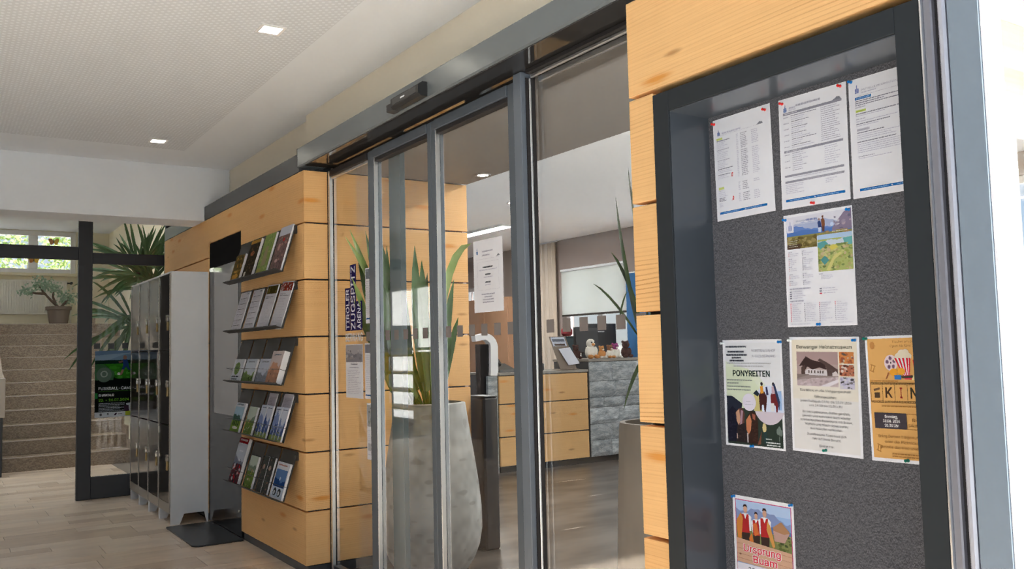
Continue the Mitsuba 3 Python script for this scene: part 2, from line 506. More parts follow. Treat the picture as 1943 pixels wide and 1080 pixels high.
# ---- floors
fl = struct('floor', 'floor of tan wood-look tiles in the lobby', 'floor')
put(fl, bx(-2.6, 1.95, 0.75, 15.4, -0.12, -0.003), GROUT)
r_ = random.Random(11)
y = 4.25
while y < 11.2:
    w = r_.choice([0.15, 0.15, 0.30, 0.20, 0.15])
    x = -0.75 - r_.uniform(0, 0.8)
    while x < 1.72:
        l = r_.choice([0.45, 0.60, 0.90, 0.60])
        x1 = min(x + l, 1.76)
        if x1 > -0.75:
            dz = r_.uniform(-0.0005, 0.0005)
            part(fl, 'tile', bx(max(x, -0.75), x1 - 0.0025, y, y + w - 0.0025, -0.009, dz, 0.0012), TILES[r_.randrange(4)])
        x = x1
        if x1 >= 1.76:
            break
    y += w
part(fl, 'far_tiling', bx(-2.55, -0.752, 4.25, 11.2, -0.01, 0.0), TILES[0])
part(fl, 'near_tiling', bx(-2.55, 1.94, 0.75, 4.248, -0.01, 0.0), TILES[1])
fl2 = struct('floor', 'dark streaked slate floor of the reception behind the glass', 'floor')
put(fl2, bx(1.95, 7.3, 2.0, 12.8, -0.12, 0.0), SLATE)
gr = struct('ground', 'pale paving outside the entrance', 'ground')
put(gr, bx(-40, 60, -60, 0.749, -0.15, -0.03), CONCRETEOUT)
put(struct('ground', 'pale ground outside behind the building', 'ground'), bx(-40, 60, 15.6, 70, -0.15, -0.03), CONCRETEOUT)
put(struct('ground', 'pale paving along the right side of the building', 'ground'), bx(7.45, 60, 0.75, 15.59, -0.15, -0.03), CONCRETEOUT)
put(struct('ground', 'pale paving along the left side of the building', 'ground'), bx(-40, -2.65, 0.75, 15.59, -0.15, -0.03), CONCRETEOUT)
put(struct('ground', 'pale paving under the canopy beside the notice board', 'ground'), bx(1.951, 7.44, 0.75, 1.999, -0.15, -0.03), CONCRETEOUT)

# ---- ceilings
ce = struct('ceiling', 'white plaster ceiling of the lobby with a perforated field', 'ceiling')
put(ce, cat(bx(1.47, 1.95, 0.75, 8.52, 2.68, 2.80), bx(-2.6, 1.47, 6.40, 8.52, 2.68, 2.80), bx(-2.6, 1.47, 0.75, 6.40, 2.70, 2.80)), WHITE)
part(ce, 'perforated_field', bx(-2.6, 1.47, 0.75, 6.40, 2.68, 2.6995), PERF, label='finely perforated white acoustic boards')
put(struct('ceiling', 'white ceiling of the stair hall around the added roof light', 'ceiling'), cat(bx(-2.6, 2.6, 12.6, 15.5, 3.35, 3.5), bx(-2.6, -2.0, 8.58, 12.6, 3.35, 3.5), bx(1.6, 2.6, 8.58, 12.6, 3.35, 3.5), bx(-2.0, 1.6, 8.58, 8.9, 3.35, 3.5)), WHITE)
put(struct('ceiling', 'white lower ceiling of the stair hall over the window', 'ceiling'), bx(-2.399, 2.349, 12.62, 15.25, 3.215, 3.3495), WHITE)
rl_ = struct('window', 'unseen frosted roof light added to brighten the stair hall', 'roof light')  # roof light added out of view to brighten the hall
FROST = mat('frosted_roof_glass', type='principledthin', base_color=rgb((0.85, 0.87, 0.9)), roughness=0.6, diff_trans=1.4, spec_trans=0.0)
part(rl_, 'pane', quad((-2.0, 8.9, 3.42), (1.6, 8.9, 3.42), (1.6, 12.6, 3.42), (-2.0, 12.6, 3.42)), FROST)
for xx in (-0.8, 0.4):
    part(rl_, 'glazing_bar', bx(xx - 0.03, xx + 0.03, 8.9, 12.6, 3.37, 3.415), WHITEGLOSS)
put(struct('ceiling', 'white ceiling of the reception', 'ceiling'), bx(2.811, 7.35, 2.0, 12.8, 2.68, 2.80), pr('brightened_ceiling_paint', (0.86, 0.87, 0.88), 0.8))  # paint made paler than the lobby white in place of missing light
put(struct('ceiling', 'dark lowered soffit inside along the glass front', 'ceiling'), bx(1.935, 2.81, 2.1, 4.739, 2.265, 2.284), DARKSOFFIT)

# ---- walls
put(struct('trim', 'white beam across the lobby ceiling', 'beam'), bx(-2.6, 1.935, 6.92, 7.28, 2.262, 2.679), WHITE)
wr = struct('wall_right', 'wall of horizontal spruce boards with open joints beside the glass front', 'wall')
put(wr, bx(XA + 0.027, 2.785, YC + 0.027, 8.45, 0.0, 2.262), ANTH)
for k in range(7):
    z0, z1 = JOINTS[k] + (0.0045 if k else 0.005), JOINTS[k + 1] - 0.0045
    if k < 6:
        part(wr, 'plank', bx(XA, XA + 0.026, YC + 0.0262, 5.95, z0, z1, 0.0015), WOOD)
        part(wr, 'plank', bx(XA, XA + 0.026, 6.787, 8.30, z0, z1, 0.0015), WOOD)
    else:
        g = Polygon([(YC + 0.0262, z0), (5.95, z0), (5.95, 2.07), (6.787, 2.07), (6.787, z0), (8.30, z0), (8.30, z1), (YC + 0.0262, z1)])
        m = trimesh.creation.extrude_polygon(g, 0.026, engine='earcut')
        v = m.vertices.copy()
        m.vertices = np.stack([XA + 0.026 - v[:, 2], v[:, 0], v[:, 1]], 1)
        m.fix_normals()
        part(wr, 'plank', m, WOOD)
    part(wr, 'plank', bx(XA, 2.81, YC, YC + 0.026, z0, z1, 0.0015), WOOD)
part(wr, 'plinth', cat(bx(XA + 0.018, XA + 0.0265, YC + 0.02, 5.95, 0, 0.05), bx(XA + 0.018, 2.80, YC + 0.018, YC + 0.0265, 0, 0.05)), ANTH)
put(struct('trim', 'dark grey metal band above the spruce boards', 'trim'), bx(XA + 0.002, 1.94, 4.82, 8.30, 2.2665, 2.372), ANTH)
wu = struct('wall_upper', 'cream wall strip under the lobby ceiling', 'wall')
put(wu, cat(bx(1.94, 2.1, 5.10, 8.5, 2.267, 2.679), bx(1.89, 2.80, 1.03, 5.099, 2.41, 2.679), bx(1.935, 2.80, 1.96, 5.099, 2.285, 2.41)), CREAM)
put(struct('wall_left', 'unseen left lobby wall coloured dark to dim the boards opposite', 'wall'), bx(-2.6, -2.4, 2.0, 8.45, 0, 2.68), pr('dark_unseen_wall', (0.15, 0.12, 0.10), 0.6))  # unseen wall; its dark colour keeps light off the boards opposite
put(struct('wall_left', 'white wall pier by the entrance', 'wall'), bx(-2.6, -2.4, 0.75, 1.2, 0, 2.68), WHITE)
put(struct('wall_front', 'white wall above the entrance opening with an added unseen part narrowing the light', 'wall'), cat(bx(-2.6, 1.9, 0.75, 0.90, 2.62, 2.679), bx(-2.39, -0.8, 0.75, 0.90, 0, 2.62)), WHITE)  # left part added out of view to narrow the daylight opening
# hall
put(struct('wall_hall', 'cream wall of the stair hall above the glazed partition', 'wall'), cat(bx(-2.6, 2.6, 8.46, 8.57, 2.681, 3.5), bx(-2.399, -1.5, 8.46, 8.57, 0, 2.679)), HALLCREAM)
put(struct('wall_hall', 'cream right wall of the stair hall behind the palm', 'wall'), bx(2.35, 2.6, 8.571, 15.25, 0, 3.349), HALLCREAM)
put(struct('wall_hall', 'cream end wall of the stair hall under the window', 'wall'), cat(bx(-2.6, 2.6, 15.251, 15.45, 0, 2.545), bx(-2.6, 2.6, 15.251, 15.45, 3.212, 3.349), bx(1.872, 2.6, 15.251, 15.45, 2.5455, 3.2115), bx(-2.6, -2.3, 15.251, 15.45, 2.5455, 3.2115)), HALLCREAM)
put(struct('wall_hall', 'taupe left wall of the stair hall', 'wall'), cat(bx(-2.6, -2.4, 8.571, 11.2, 0, 3.349), bx(-2.6, -2.4, 13.3, 15.25, 0, 3.349), bx(-2.6, -2.4, 11.2, 13.3, 2.25, 3.349), bx(-2.6, -2.4, 11.2, 13.3, 0, 0.1)), TAUPE)
# reception
put(struct('wall_back', 'taupe back wall of the reception', 'wall'), cat(bx(7.15, 7.35, 2.9, 3.2, 0, 2.679), bx(7.15, 7.35, 3.2, 7.5, 0, 0.6), bx(7.15, 7.35, 3.2, 7.5, 2.5, 2.679), bx(7.15, 7.35, 7.5, 8.22, 0, 2.679), bx(7.15, 7.35, 8.22, 9.58, 0, 0.98), bx(7.15, 7.35, 8.22, 9.58, 2.262, 2.679), bx(7.15, 7.35, 9.58, 11.75, 0, 2.679), bx(7.15, 7.35, 12.25, 12.8, 0, 2.679), bx(7.15, 7.35, 11.75, 12.25, 2.2, 2.679), bx(7.15, 7.35, 11.75, 12.25, 0, 0.4)), TAUPE)
put(struct('wall_back', 'taupe end wall of the reception', 'wall'), bx(2.811, 7.149, 12.6, 12.8, 0, 2.679), TAUPE)
put(struct('wall_front', 'white rendered outside wall right of the notice board', 'wall'), cat(bx(1.951, 3.4, 2.0, 2.10, 0, 2.8), bx(3.30, 3.4, 2.1005, 2.75, 0, 2.679), bx(3.4005, 7.45, 2.75, 2.85, 0, 0.2), bx(3.4005, 7.45, 2.75, 2.85, 2.55, 2.8), bx(5.42, 5.60, 2.75, 2.85, 0.2, 2.55), bx(7.0, 7.45, 2.75, 2.85, 0.2, 2.55), bx(3.4005, 3.45, 2.75, 2.85, 0.2, 2.55)), OUTWHITE)
put(struct('wall_back', 'white inner wall behind the timber partition', 'wall'), bx(2.7855, 2.8105, 4.767, 12.6, 0, 2.679), WHITE)

# ---- windows
def window(label, axis, at, a0, a1, z0, z1, mull=(), bars=(), fr=0.06, depth=0.06, m=WHITEGLOSS):
    w = struct('window', label, 'window')
    def b(u0, u1, q0, q1, name, mm):
        if axis == 'y':
            part(w, name, bx(u0, u1, at, at + depth, q0, q1, 0.004), mm)
        else:
            part(w, name, bx(at, at + depth, u0, u1, q0, q1, 0.004), mm)
    b(a0, a0 + fr, z0, z1, 'frame_stile', m)
    b(a1 - fr, a1, z0, z1, 'frame_stile', m)
    b(a0 + fr, a1 - fr, z0, z0 + fr, 'frame_rail', m)
    b(a0 + fr, a1 - fr, z1 - fr, z1, 'frame_rail', m)
    xs = [a0 + fr]
    for c, wd in mull:
        b(c - wd / 2, c + wd / 2, z0 + fr, z1 - fr, 'mullion', m)
        xs += [c - wd / 2, c + wd / 2]
    xs.append(a1 - fr)
    zs = [z0 + fr]
    for c in bars:
        for i in range(0, len(xs), 2):
            b(xs[i], xs[i + 1], c - 0.02, c + 0.02, 'glazing_bar', m)
        zs += [c - 0.02, c + 0.02]
    zs.append(z1 - fr)
    for i in range(0, len(xs), 2):
        for j in range(0, len(zs), 2):
            u0, u1, q0, q1, c = xs[i], xs[i + 1], zs[j], zs[j + 1], at + depth / 2
            part(w, 'pane', quad((u0, c, q0), (u1, c, q0), (u1, c, q1), (u0, c, q1)) if axis == 'y' else quad((c, u0, q0), (c, u1, q0), (c, u1, q1), (c, u0, q1)), PANE)
    return w


window('white two-sash window at the top of the stairs with green trees outside', 'y', 15.27, -2.298, 1.87, 2.546, 3.211, mull=((1.275, 0.13), (0.1, 0.13), (-1.1, 0.13)), fr=0.075)
window('tall white window on the left of the stair hall', 'x', -2.52, 11.2, 13.3, 0.101, 2.249, mull=((12.25, 0.07),), bars=(1.25,))
window('bright reception window behind the counter with half-lowered blind', 'x', 7.22, 8.222, 9.578, 0.981, 2.261, mull=((8.85, 0.09),))
window('unseen side window added to brighten the reception', 'x', 7.22, 3.202, 7.498, 0.601, 2.499, mull=((4.6, 0.08), (6.1, 0.08)))  # window added out of view to bring light into the reception
window('narrow bright window in the far corner of the reception', 'x', 7.22, 11.752, 12.248, 0.401, 2.199)
window('outside window with white frame right of the entrance', 'y', 2.77, 5.602, 6.998, 0.201, 2.549, mull=((6.3, 0.1),), bars=(0.85,))
window('unseen outside window added to light the reception counter', 'y', 2.77, 3.452, 5.418, 0.201, 2.549, mull=((4.43, 0.1),))  # hidden window added to light the front of the counter
window('unseen window added in the left lobby wall for its daylight', 'x', -2.52, 1.2, 2.0, 0.0, 2.679, mull=(), m=ANTH)  # unseen opening added to let daylight into the lobby
bl = thing('roller_blind', 'pale grey roller blind half covering the reception window', 'blind')
BLINDCLOTH = mat('blind_cloth', type='principledthin', base_color=rgb((0.66, 0.70, 0.68)), roughness=0.8, diff_trans=0.9)
part(bl, 'cloth', quad((7.137, 8.24, 1.65), (7.137, 9.56, 1.65), (7.137, 9.56, 2.25), (7.137, 8.24, 2.25)), BLINDCLOTH)
part(bl, 'bottom_bar', bx(7.13, 7.145, 8.24, 9.56, 1.63, 1.655, 0.003), RACKGREY)
part(bl, 'roller', bx(7.11, 7.149, 8.24, 9.56, 2.235, 2.27, 0.01), WHITE)

# ================================================================== GLASS FRONT
XG = 1.90


def pane_x(par, y0, y1, z0, z1, x=XG, double=False):
    if double:
        part(par, 'added_pane', quad((x + 0.012, y0, z0), (x + 0.012, y0, z1), (x + 0.012, y1, z1), (x + 0.012, y1, z0)), PANE)  # second pane added to strengthen the reflection
    return part(par, 'pane', quad((x, y0, z0), (x, y0, z1), (x, y1, z1), (x, y1, z0)), PANE)


def marker(par, yc, x=XG - 0.003):
    return part(par, 'safety_marking', bx(x, x + 0.001, yc - 0.0235, yc + 0.0235, 1.279, 1.328), STICKER, label=None)


w1 = struct('window', 'fixed glass sidelight beside the spruce corner with notices and lettering', 'window')
part(w1, 'frame_stile', bx(1.878, 1.915, 4.722, 4.738, 0.0, 2.262, 0.003), RUBBER)
part(w1, 'edge_profile', bx(1.878, 1.8985, 4.700, 4.7215, 0.0, 2.262, 0.002), ALU, label='bright aluminium edge strip')
part(w1, 'top_rail', bx(1.872, 1.925, 4.18, 4.689, 2.225, 2.262, 0.003), RUBBER)
part(w1, 'top_track', bx(1.885, 1.895, 4.18, 4.689, 2.212, 2.2248), ALU)
part(w1, 'bottom_rail', bx(1.88, 1.92, 4.18, 4.689, 0.0, 0.05, 0.003), FRAMEBLUE)
p1 = pane_x(w1, 4.17, 4.69, 0.05, 2.225)
marker(p1, 4.235)
d = Print(235, 425)
d.rect(0, 124, 68, 358, (44, 38, 88), layer=1)
d.rect(70, 0, 150, 358, (44, 38, 88), layer=1)
d.rect(152, 202, 228, 358, (44, 38, 88), layer=1)
d.vtext(54, 352, 42, 'TIROLER', (240, 238, 245), 220)
d.vtext(134, 352, 54, 'ZUGSPITZ', (240, 238, 245), 344)
d.vtext(211, 352, 46, 'ARENA', (240, 238, 245), 144)
d.text(2, 415, 42, 'BERWANG', (238, 238, 235), True, width=230)
m, c = d.mesh((XG - 0.0015, 4.537, 1.698), (0, -1, 0), (0, 0, -1), (-1, 0, 0))
part(p1, 'lettering', m, PRINT, color=c, label='white lettering on dark blue strips')


def leaf(kind_label, y0, y1, left, right, marks):
    d_ = struct('door', kind_label, 'door')
    part(d_, 'stile', bx(1.876, 1.922, y1, left, 0.012, 2.262, 0.003), FRAMEBLUE)
    part(d_, 'lit_stile_edge', bx(1.877, 1.899, y1 - 0.005, y1 - 0.0002, 0.07, 2.215, 0.001), ALU, label='bright aluminium strip for the stile side lit from the entrance')  # bright metal strip stands in for the daylit side of the stile
    part(d_, 'stile', bx(1.876, 1.922, right, y0, 0.012, 2.262, 0.003), FRAMEBLUE)
    part(d_, 'top_rail', bx(1.870, 1.922, y0 + 0.0005, y1 - 0.0005, 2.216, 2.262, 0.003), FRAMEBLUE)
    part(d_, 'rail_seal', bx(1.878, 1.915, y0 + 0.0005, y1 - 0.011, 2.196, 2.2155, 0.002), RUBBER)
    part(d_, 'bottom_rail', bx(1.876, 1.922, y0 + 0.0005, y1 - 0.0005, 0.012, 0.07, 0.003), FRAMEBLUE)
    p_ = pane_x(d_, y0, y1, 0.07, 2.2155)
    for yc in marks:
        marker(p_, yc)
    return d_


door_a = leaf('glass sliding door leaf in front of the concrete planter', 3.512, 4.095, 4.168, 3.475, [4.0 - 0.1 * k for k in range(5)])
door_b = leaf('glass sliding door leaf carrying the opening-hours notice', 2.836, 3.436, 3.474, 2.7805, [3.38 - 0.1 * k for k in range(6)])
part(door_a, 'rear_stile', bx(1.955, 1.985, 3.955, 4.085, 0.012, 2.24, 0.003), TEALSTILE, label='grey green inner stile')
post = struct('door', 'blue-grey door post between the sliding leaf and the right pane', 'door post')
put(post, bx(1.866, 1.925, 2.726, 2.780, 0.0, 2.285, 0.003), pr('door_post_paint', (0.125, 0.152, 0.19), 0.35))
part(post, 'seal', bx(1.888, 1.922, 2.7205, 2.7258, 0.0, 2.262), RUBBER)
part(post, 'edge_profile', bx(1.900, 1.910, 2.715, 2.7203, 0.0, 2.262, 0.002), ALU)
part(post, 'inner_seal', bx(1.910, 1.924, 2.7105, 2.7148, 0.0, 2.262), RUBBER)
w2 = struct('window', 'fixed glass pane right of the door post with grey square markings', 'window')
p2 = pane_x(w2, 1.955, 2.71, 0.05, 2.262, XG + 0.02, True)
for k in range(6):
    marker(p2, 2.634 - 0.1 * k + 0.009, XG + 0.016)
part(w2, 'bottom_rail', bx(1.90, 1.94, 1.955, 2.70, 0.0, 0.05, 0.003), FRAMEBLUE)
part(w2, 'top_channel', bx(1.872, 1.96, 1.955, 2.70, 2.2705, 2.2845), RUBBER)
part(w2, 'track_rail', bx(1.892, 1.904, 1.955, 2.70, 2.256, 2.2704, 0.003), ALU)
part(w2, 'track_rail', bx(1.93, 1.942, 1.955, 2.70, 2.245, 2.2704, 0.003), ALU)

hd = thing('door_header', 'long dark grey metal housing of the sliding door above the glass front', 'door header')
part(hd, 'housing', bx(1.735, 1.889, 1.03, 4.83, 2.2905, 2.402, 0.006), ANTH_GLOSS)
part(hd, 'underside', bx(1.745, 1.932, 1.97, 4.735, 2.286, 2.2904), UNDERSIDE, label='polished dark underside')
part(hd, 'end_cap', bx(1.735, 1.889, 4.8305, 4.838, 2.2905, 2.402, 0.002), ANTH)
sn = thing('motion_sensor', 'small black motion sensor on the door header above the glass', 'sensor')
part(sn, 'housing', trimesh.convex.convex_hull(np.array([(x_, y_, z_) for y_ in (3.235, 3.50) for x_, z_ in ((1.7345, 2.300), (1.7345, 2.362), (1.712, 2.362), (1.690, 2.346), (1.690, 2.312), (1.705, 2.300))])), BLACKPLASTIC)
part(sn, 'side_cap', trimesh.convex.convex_hull(np.array([(x_, y_, z_) for y_ in (3.503, 3.56) for x_, z_ in ((1.7345, 2.298), (1.7345, 2.346), (1.715, 2.346), (1.698, 2.334), (1.698, 2.303))])), BLACKPLASTIC)
part(sn, 'lens_window', bx(1.6885, 1.6905, 3.255, 3.48, 2.316, 2.342), SENSORGREY)
part(sn, 'status_mark', bx(1.6875, 1.6885, 3.36, 3.40, 2.326, 2.332), WHITE, label='small white mark')

# ================================================================== NOTICE BOARD WALL
wn = struct('wall_near', 'near wall of spruce boards around the notice board', 'wall')
put(wn, cat(bx(1.787, 1.90, 1.865, 1.953, 0, 2.26), bx(1.787, 1.90, 1.03, 1.8645, 1.95, 2.26), bx(1.787, 1.90, 1.03, 1.033, 0, 1.95), bx(1.902, 1.948, 1.03, 1.953, 0, 2.285), bx(1.787, 1.90, 1.034, 1.864, 0, 0.29)), RUBBER)
for k in range(6):
    part(wn, 'plank', bx(XA, 1.786, 1.862, 1.966, JOINTS[k] + 0.0055, JOINTS[k + 1] - 0.0055, 0.0015), WOOD)
part(wn, 'plank', bx(XA, 1.786, 1.03, 1.966, JOINTS[6] + 0.0055, 2.258, 0.0015), WOOD)
nb = thing('notice_board', 'deep framed grey felt notice board in the near wood wall', 'notice board')
for y0, y1 in ((1.797, 1.860), (1.0335, 1.0905)):
    part(nb, 'frame_stile', bx(1.737, 1.80, y0, y1, 0.30, 1.948, 0.0015), BOARDFRAME)
part(nb, 'frame_rail', bx(1.737, 1.80, 1.0907, 1.7968, 1.889, 1.948, 0.0015), BOARDFRAME)
part(nb, 'frame_rail', bx(1.737, 1.80, 1.0907, 1.7968, 0.30, 0.36, 0.0015), BOARDFRAME)
REVEAL = pr('reveal_satin_paint', (0.055, 0.066, 0.08), 0.22, specular=0.6)
part(nb, 'reveal', bx(1.742, 1.896, 1.7945, 1.7967, 0.3605, 1.8885), REVEAL)
part(nb, 'reveal', bx(1.742, 1.896, 1.0909, 1.7944, 1.8855, 1.8885), REVEAL)
part(nb, 'reveal', bx(1.742, 1.896, 1.0909, 1.093, 0.3605, 1.8854), REVEAL)
part(nb, 'reveal', bx(1.742, 1.896, 1.0931, 1.7944, 0.3605, 0.363), REVEAL)
part(nb, 'felt_panel', bx(1.8952, 1.901, 1.0931, 1.7944, 0.363, 1.8854), FELT, label='speckled grey felt panel')

ef = thing('entrance_door_frame', 'tall blue-grey entrance door frame with metal seals at the right edge', 'door frame')
part(ef, 'edge_strip', bx(1.733, 1.80, 1.0255, 1.0295, 0, 2.6), ALU)
part(ef, 'guide_profile', bx(1.738, 1.80, 1.0060, 1.0252, 0, 2.6, 0.003), LILAC_ALU)
part(ef, 'gasket', bx(1.752, 1.80, 0.9935, 1.0058, 0, 2.6), RUBBER)
part(ef, 'guide_profile', bx(1.735, 1.80, 0.9765, 0.9932, 0, 2.6, 0.005), pr('pale_seal_profile', (0.46, 0.47, 0.54), 0.35, metallic=0.3))
part(ef, 'gasket', bx(1.748, 1.80, 0.973, 0.9763, 0, 2.6), RUBBER)
part(ef, 'post', bx(1.737, 1.80, 0.907, 0.9728, 0, 2.6, 0.002), POSTBLUE)
part(ef, 'lit_end_face', bx(1.739, 1.805, 0.899, 0.9068, 0, 2.6, 0.001), LITEND, label='post end face painted white as lit from outside')  # white paints the outdoor light on the end of the post

# ================================================================== LOCKERS, DISPLAY, BASE PLATE
lk = thing('locker_cabinet', 'light grey locker cabinet with twelve smoked doors beside the timber wall', 'locker')
LX0, LX1, LY0, LY1, LZ = 1.470, 1.738, 6.78, 8.32, 1.855
prof = Polygon([(LX0, 0), (LX0 + 0.065, 0), (LX0 + 0.095, 0.075), (LX1 - 0.03, 0.075), (LX1 - 0.012, 0), (LX1, 0), (LX1, LZ), (LX0, LZ)])


def xz_extrude(poly, y0, y1):
    m = trimesh.creation.extrude_polygon(poly, y1 - y0, engine='earcut')
    v = m.vertices.copy()
    m.vertices = np.stack([v[:, 0], y0 + v[:, 2], v[:, 1]], 1)
    m.fix_normals()
    return m


part(lk, 'side_panel', xz_extrude(prof, LY0, LY0 + 0.012), LOCKGREY)
part(lk, 'side_panel', xz_extrude(prof, LY1 - 0.012, LY1), LOCKGREY)
part(lk, 'top_panel', bx(LX0, LX1, LY0 + 0.0125, LY1 - 0.0125, LZ - 0.012, LZ), LOCKGREY)
part(lk, 'back_panel', bx(LX1 - 0.008, LX1, LY0 + 0.0125, LY1 - 0.0125, 0.08, LZ - 0.0125), LOCKGREY)
part(lk, 'bottom_panel', bx(LX0 + 0.002, LX1 - 0.0085, LY0 + 0.0125, LY1 - 0.0125, 0.080, 0.092), LOCKTAUPE)
cw = (LY1 - LY0) / 4
for i in range(5):
    yy = LY0 + i * cw
    if 0 < i < 4:
        part(lk, 'divider', bx(LX0 - 0.010, LX1 - 0.0085, yy - 0.007, yy + 0.007, 0.0925, LZ - 0.0125), LOCKTAUPE)
    else:
        y_ = LY0 + 0.0125 if i == 0 else LY1 - 0.0255
        part(lk, 'divider', bx(LX0 - 0.008, LX0 + 0.03, y_, y_ + 0.013, 0.0925, LZ - 0.0125), LOCKTAUPE)
for i in range(4):
    yy = LY0 + (i + 1) * cw - (0.05 if i < 3 else 0.07)
    part(lk, 'foot', trimesh.convex.convex_hull(np.array([(LX0 - 0.004 + a, yy + b, z_) for z_, a0, a1 in ((0, 0.0, 0.05), (0.0795, 0.0, 0.085)) for a in (a0, a1) for b in (0, 0.05)])), LOCKGREY)
    part(lk, 'plinth_panel', bx(LX0 - 0.004, LX0 + 0.002, LY0 + i * cw + (0.013 if i == 0 else 0.008), LY0 + (i + 1) * cw - (0.013 if i == 3 else 0.008), 0.0805, 0.150), LOCKTAUPE)
    ys0, ys1 = LY0 + i * cw + (0.027 if i == 0 else 0.009), LY0 + (i + 1) * cw - (0.027 if i == 3 else 0.009)
    for z0, z1 in ((0.153, 0.715), (0.722, 1.265), (1.272, LZ - 0.016)):
        dk = part(lk, 'door', bx(LX0 - 0.005, LX0 + 0.006, ys0, ys1, z0, z1, 0.0015), LOCKDOOR)
        zc = {0.153: 0.445, 0.722: 0.985, 1.272: 1.47}[z0]
        yl = ys0 + 0.035
        lkk = part(dk, 'lock', cat(bx(LX0 - 0.022, LX0 - 0.0055, yl - 0.018, yl + 0.018, zc + 0.045, zc + 0.062, 0.004), bx(LX0 - 0.025, LX0 - 0.0055, yl - 0.014, yl + 0.014, zc + 0.012, zc + 0.0445, 0.005)), CHROME, label='chrome coin lock')
        part(dk, 'lock_key', cat(bx(LX0 - 0.019, LX0 - 0.0055, yl - 0.010, yl + 0.010, zc - 0.055, zc + 0.0115, 0.003)), BRASS, label='brass key plate')
        part(dk, 'hinge', bx(LX0 - 0.0105, LX0 - 0.0055, ys1 - 0.018, ys1 - 0.002, z1 - 0.07, z1 - 0.02, 0.002), CHROME)

ds = thing('information_display', 'black glass information display set into the timber wall beside the lockers', 'display')
part(ds, 'glass_panel', bx(1.744, 1.766, 5.962, 6.784, 0.012, 1.880), BLACKGLASS)
part(ds, 'recess_black', bx(1.748, 1.766, 5.962, 6.784, 1.8805, 2.068), pr('matt_black_recess', (0.008, 0.008, 0.009), 0.95, specular=0.05), label='matt black sheet standing in for the dark recess above the glass')  # black sheet in place of the dark recess above the glass
part(ds, 'screen', bx(1.7415, 1.7435, 6.03, 6.635, 0.805, 1.872), SCREEN, label='large grey upright screen')
part(ds, 'lock_knob', lathe([(0, 0), (0.008, 0.001), (0.009, 0.006), (0.006, 0.009), (0, 0.0095)], 0, 0, 16).apply_transform(trimesh.transformations.rotation_matrix(-np.pi / 2, (0, 1, 0))).apply_translation((1.7435, 6.00, 0.178)), CHROME)
bp = thing('base_plate', 'black steel plate with rounded corner on the floor in front of the display', 'floor plate')
put(bp, trimesh.creation.extrude_polygon(sbox(1.42 + 0.05, 5.90 + 0.05, 1.7395 - 0.0, 6.68).buffer(0.05, join_style=1).intersection(sbox(0, 0, 1.7395, 6.70)), 0.010, engine='earcut').apply_translation((0, 0, 0.0008)), MATBLACK, smooth=30)

# ================================================================== LEAFLET RACKS
RT = [1.962, 1.640, 1.3175, 0.995, 0.672]
WORDS = ['topmost', 'second from top', 'middle', 'second from bottom', 'lowest']
lean = np.array([0.082, 0, 0.274])
UPV = lean / np.linalg.norm(lean)
DN = -UPV
UU = np.array([0, -1.0, 0])
NN = np.cross(UPV, np.array([0, 1.0, 0]))
NN = NN if NN[0] < 0 else -NN


def rack_pt(k, yl, up, off):
    """A point of rack k: yl across, up metres above the ledge along the slope, off in front of the back plates."""
    base = np.array([1.729, yl, RT[k]]) + DN * 0.286
    return base + UPV * up + NN * off


for k in range(5):
    rk = thing('leaflet_rack', f'dark grey metal leaflet rack on the timber wall, the {WORDS[k]} of five', 'rack', 'wall leaflet racks')
    for s in range(4):
        yl = 4.835 + 0.27 * s
        part(rk, 'back_plate', slab(rack_pt(k, yl + 0.245, 0.286, 0), UU, DN, NN, 245, 280, 0.002), RACKGREY)
    lo, hi = rack_pt(k, 5.90, 0.0, -0.002), rack_pt(k, 4.825, 0.0, -0.002)
    part(rk, 'ledge', slab(rack_pt(k, 5.905, 0.003, 0.042), UU, -NN, UPV, 1080, 44, 0.002), RACKGREY)
    part(rk, 'lip', slab(rack_pt(k, 5.905, 0.008, 0.0445), UU, DN, NN, 1080, 7, 0.002), RACKGREY)
    for yy in (5.86, 4.86):
        part(rk, 'wall_bracket', bx(1.722, 1.7398, yy - 0.012, yy + 0.012, RT[k] - 0.05, RT[k] - 0.006), RACKGREY)
    if k >= 2:
        pts = [rack_pt(k, 5.90, 0.085, 0.001), rack_pt(k, 5.90, 0.085, 0.0455), rack_pt(k, 4.83, 0.085, 0.0455), rack_pt(k, 4.83, 0.085, 0.001)]
        part(rk, 'front_wire', tube(pts, 0.0016, 6), BLACKPLASTIC)

BR = random.Random(5)


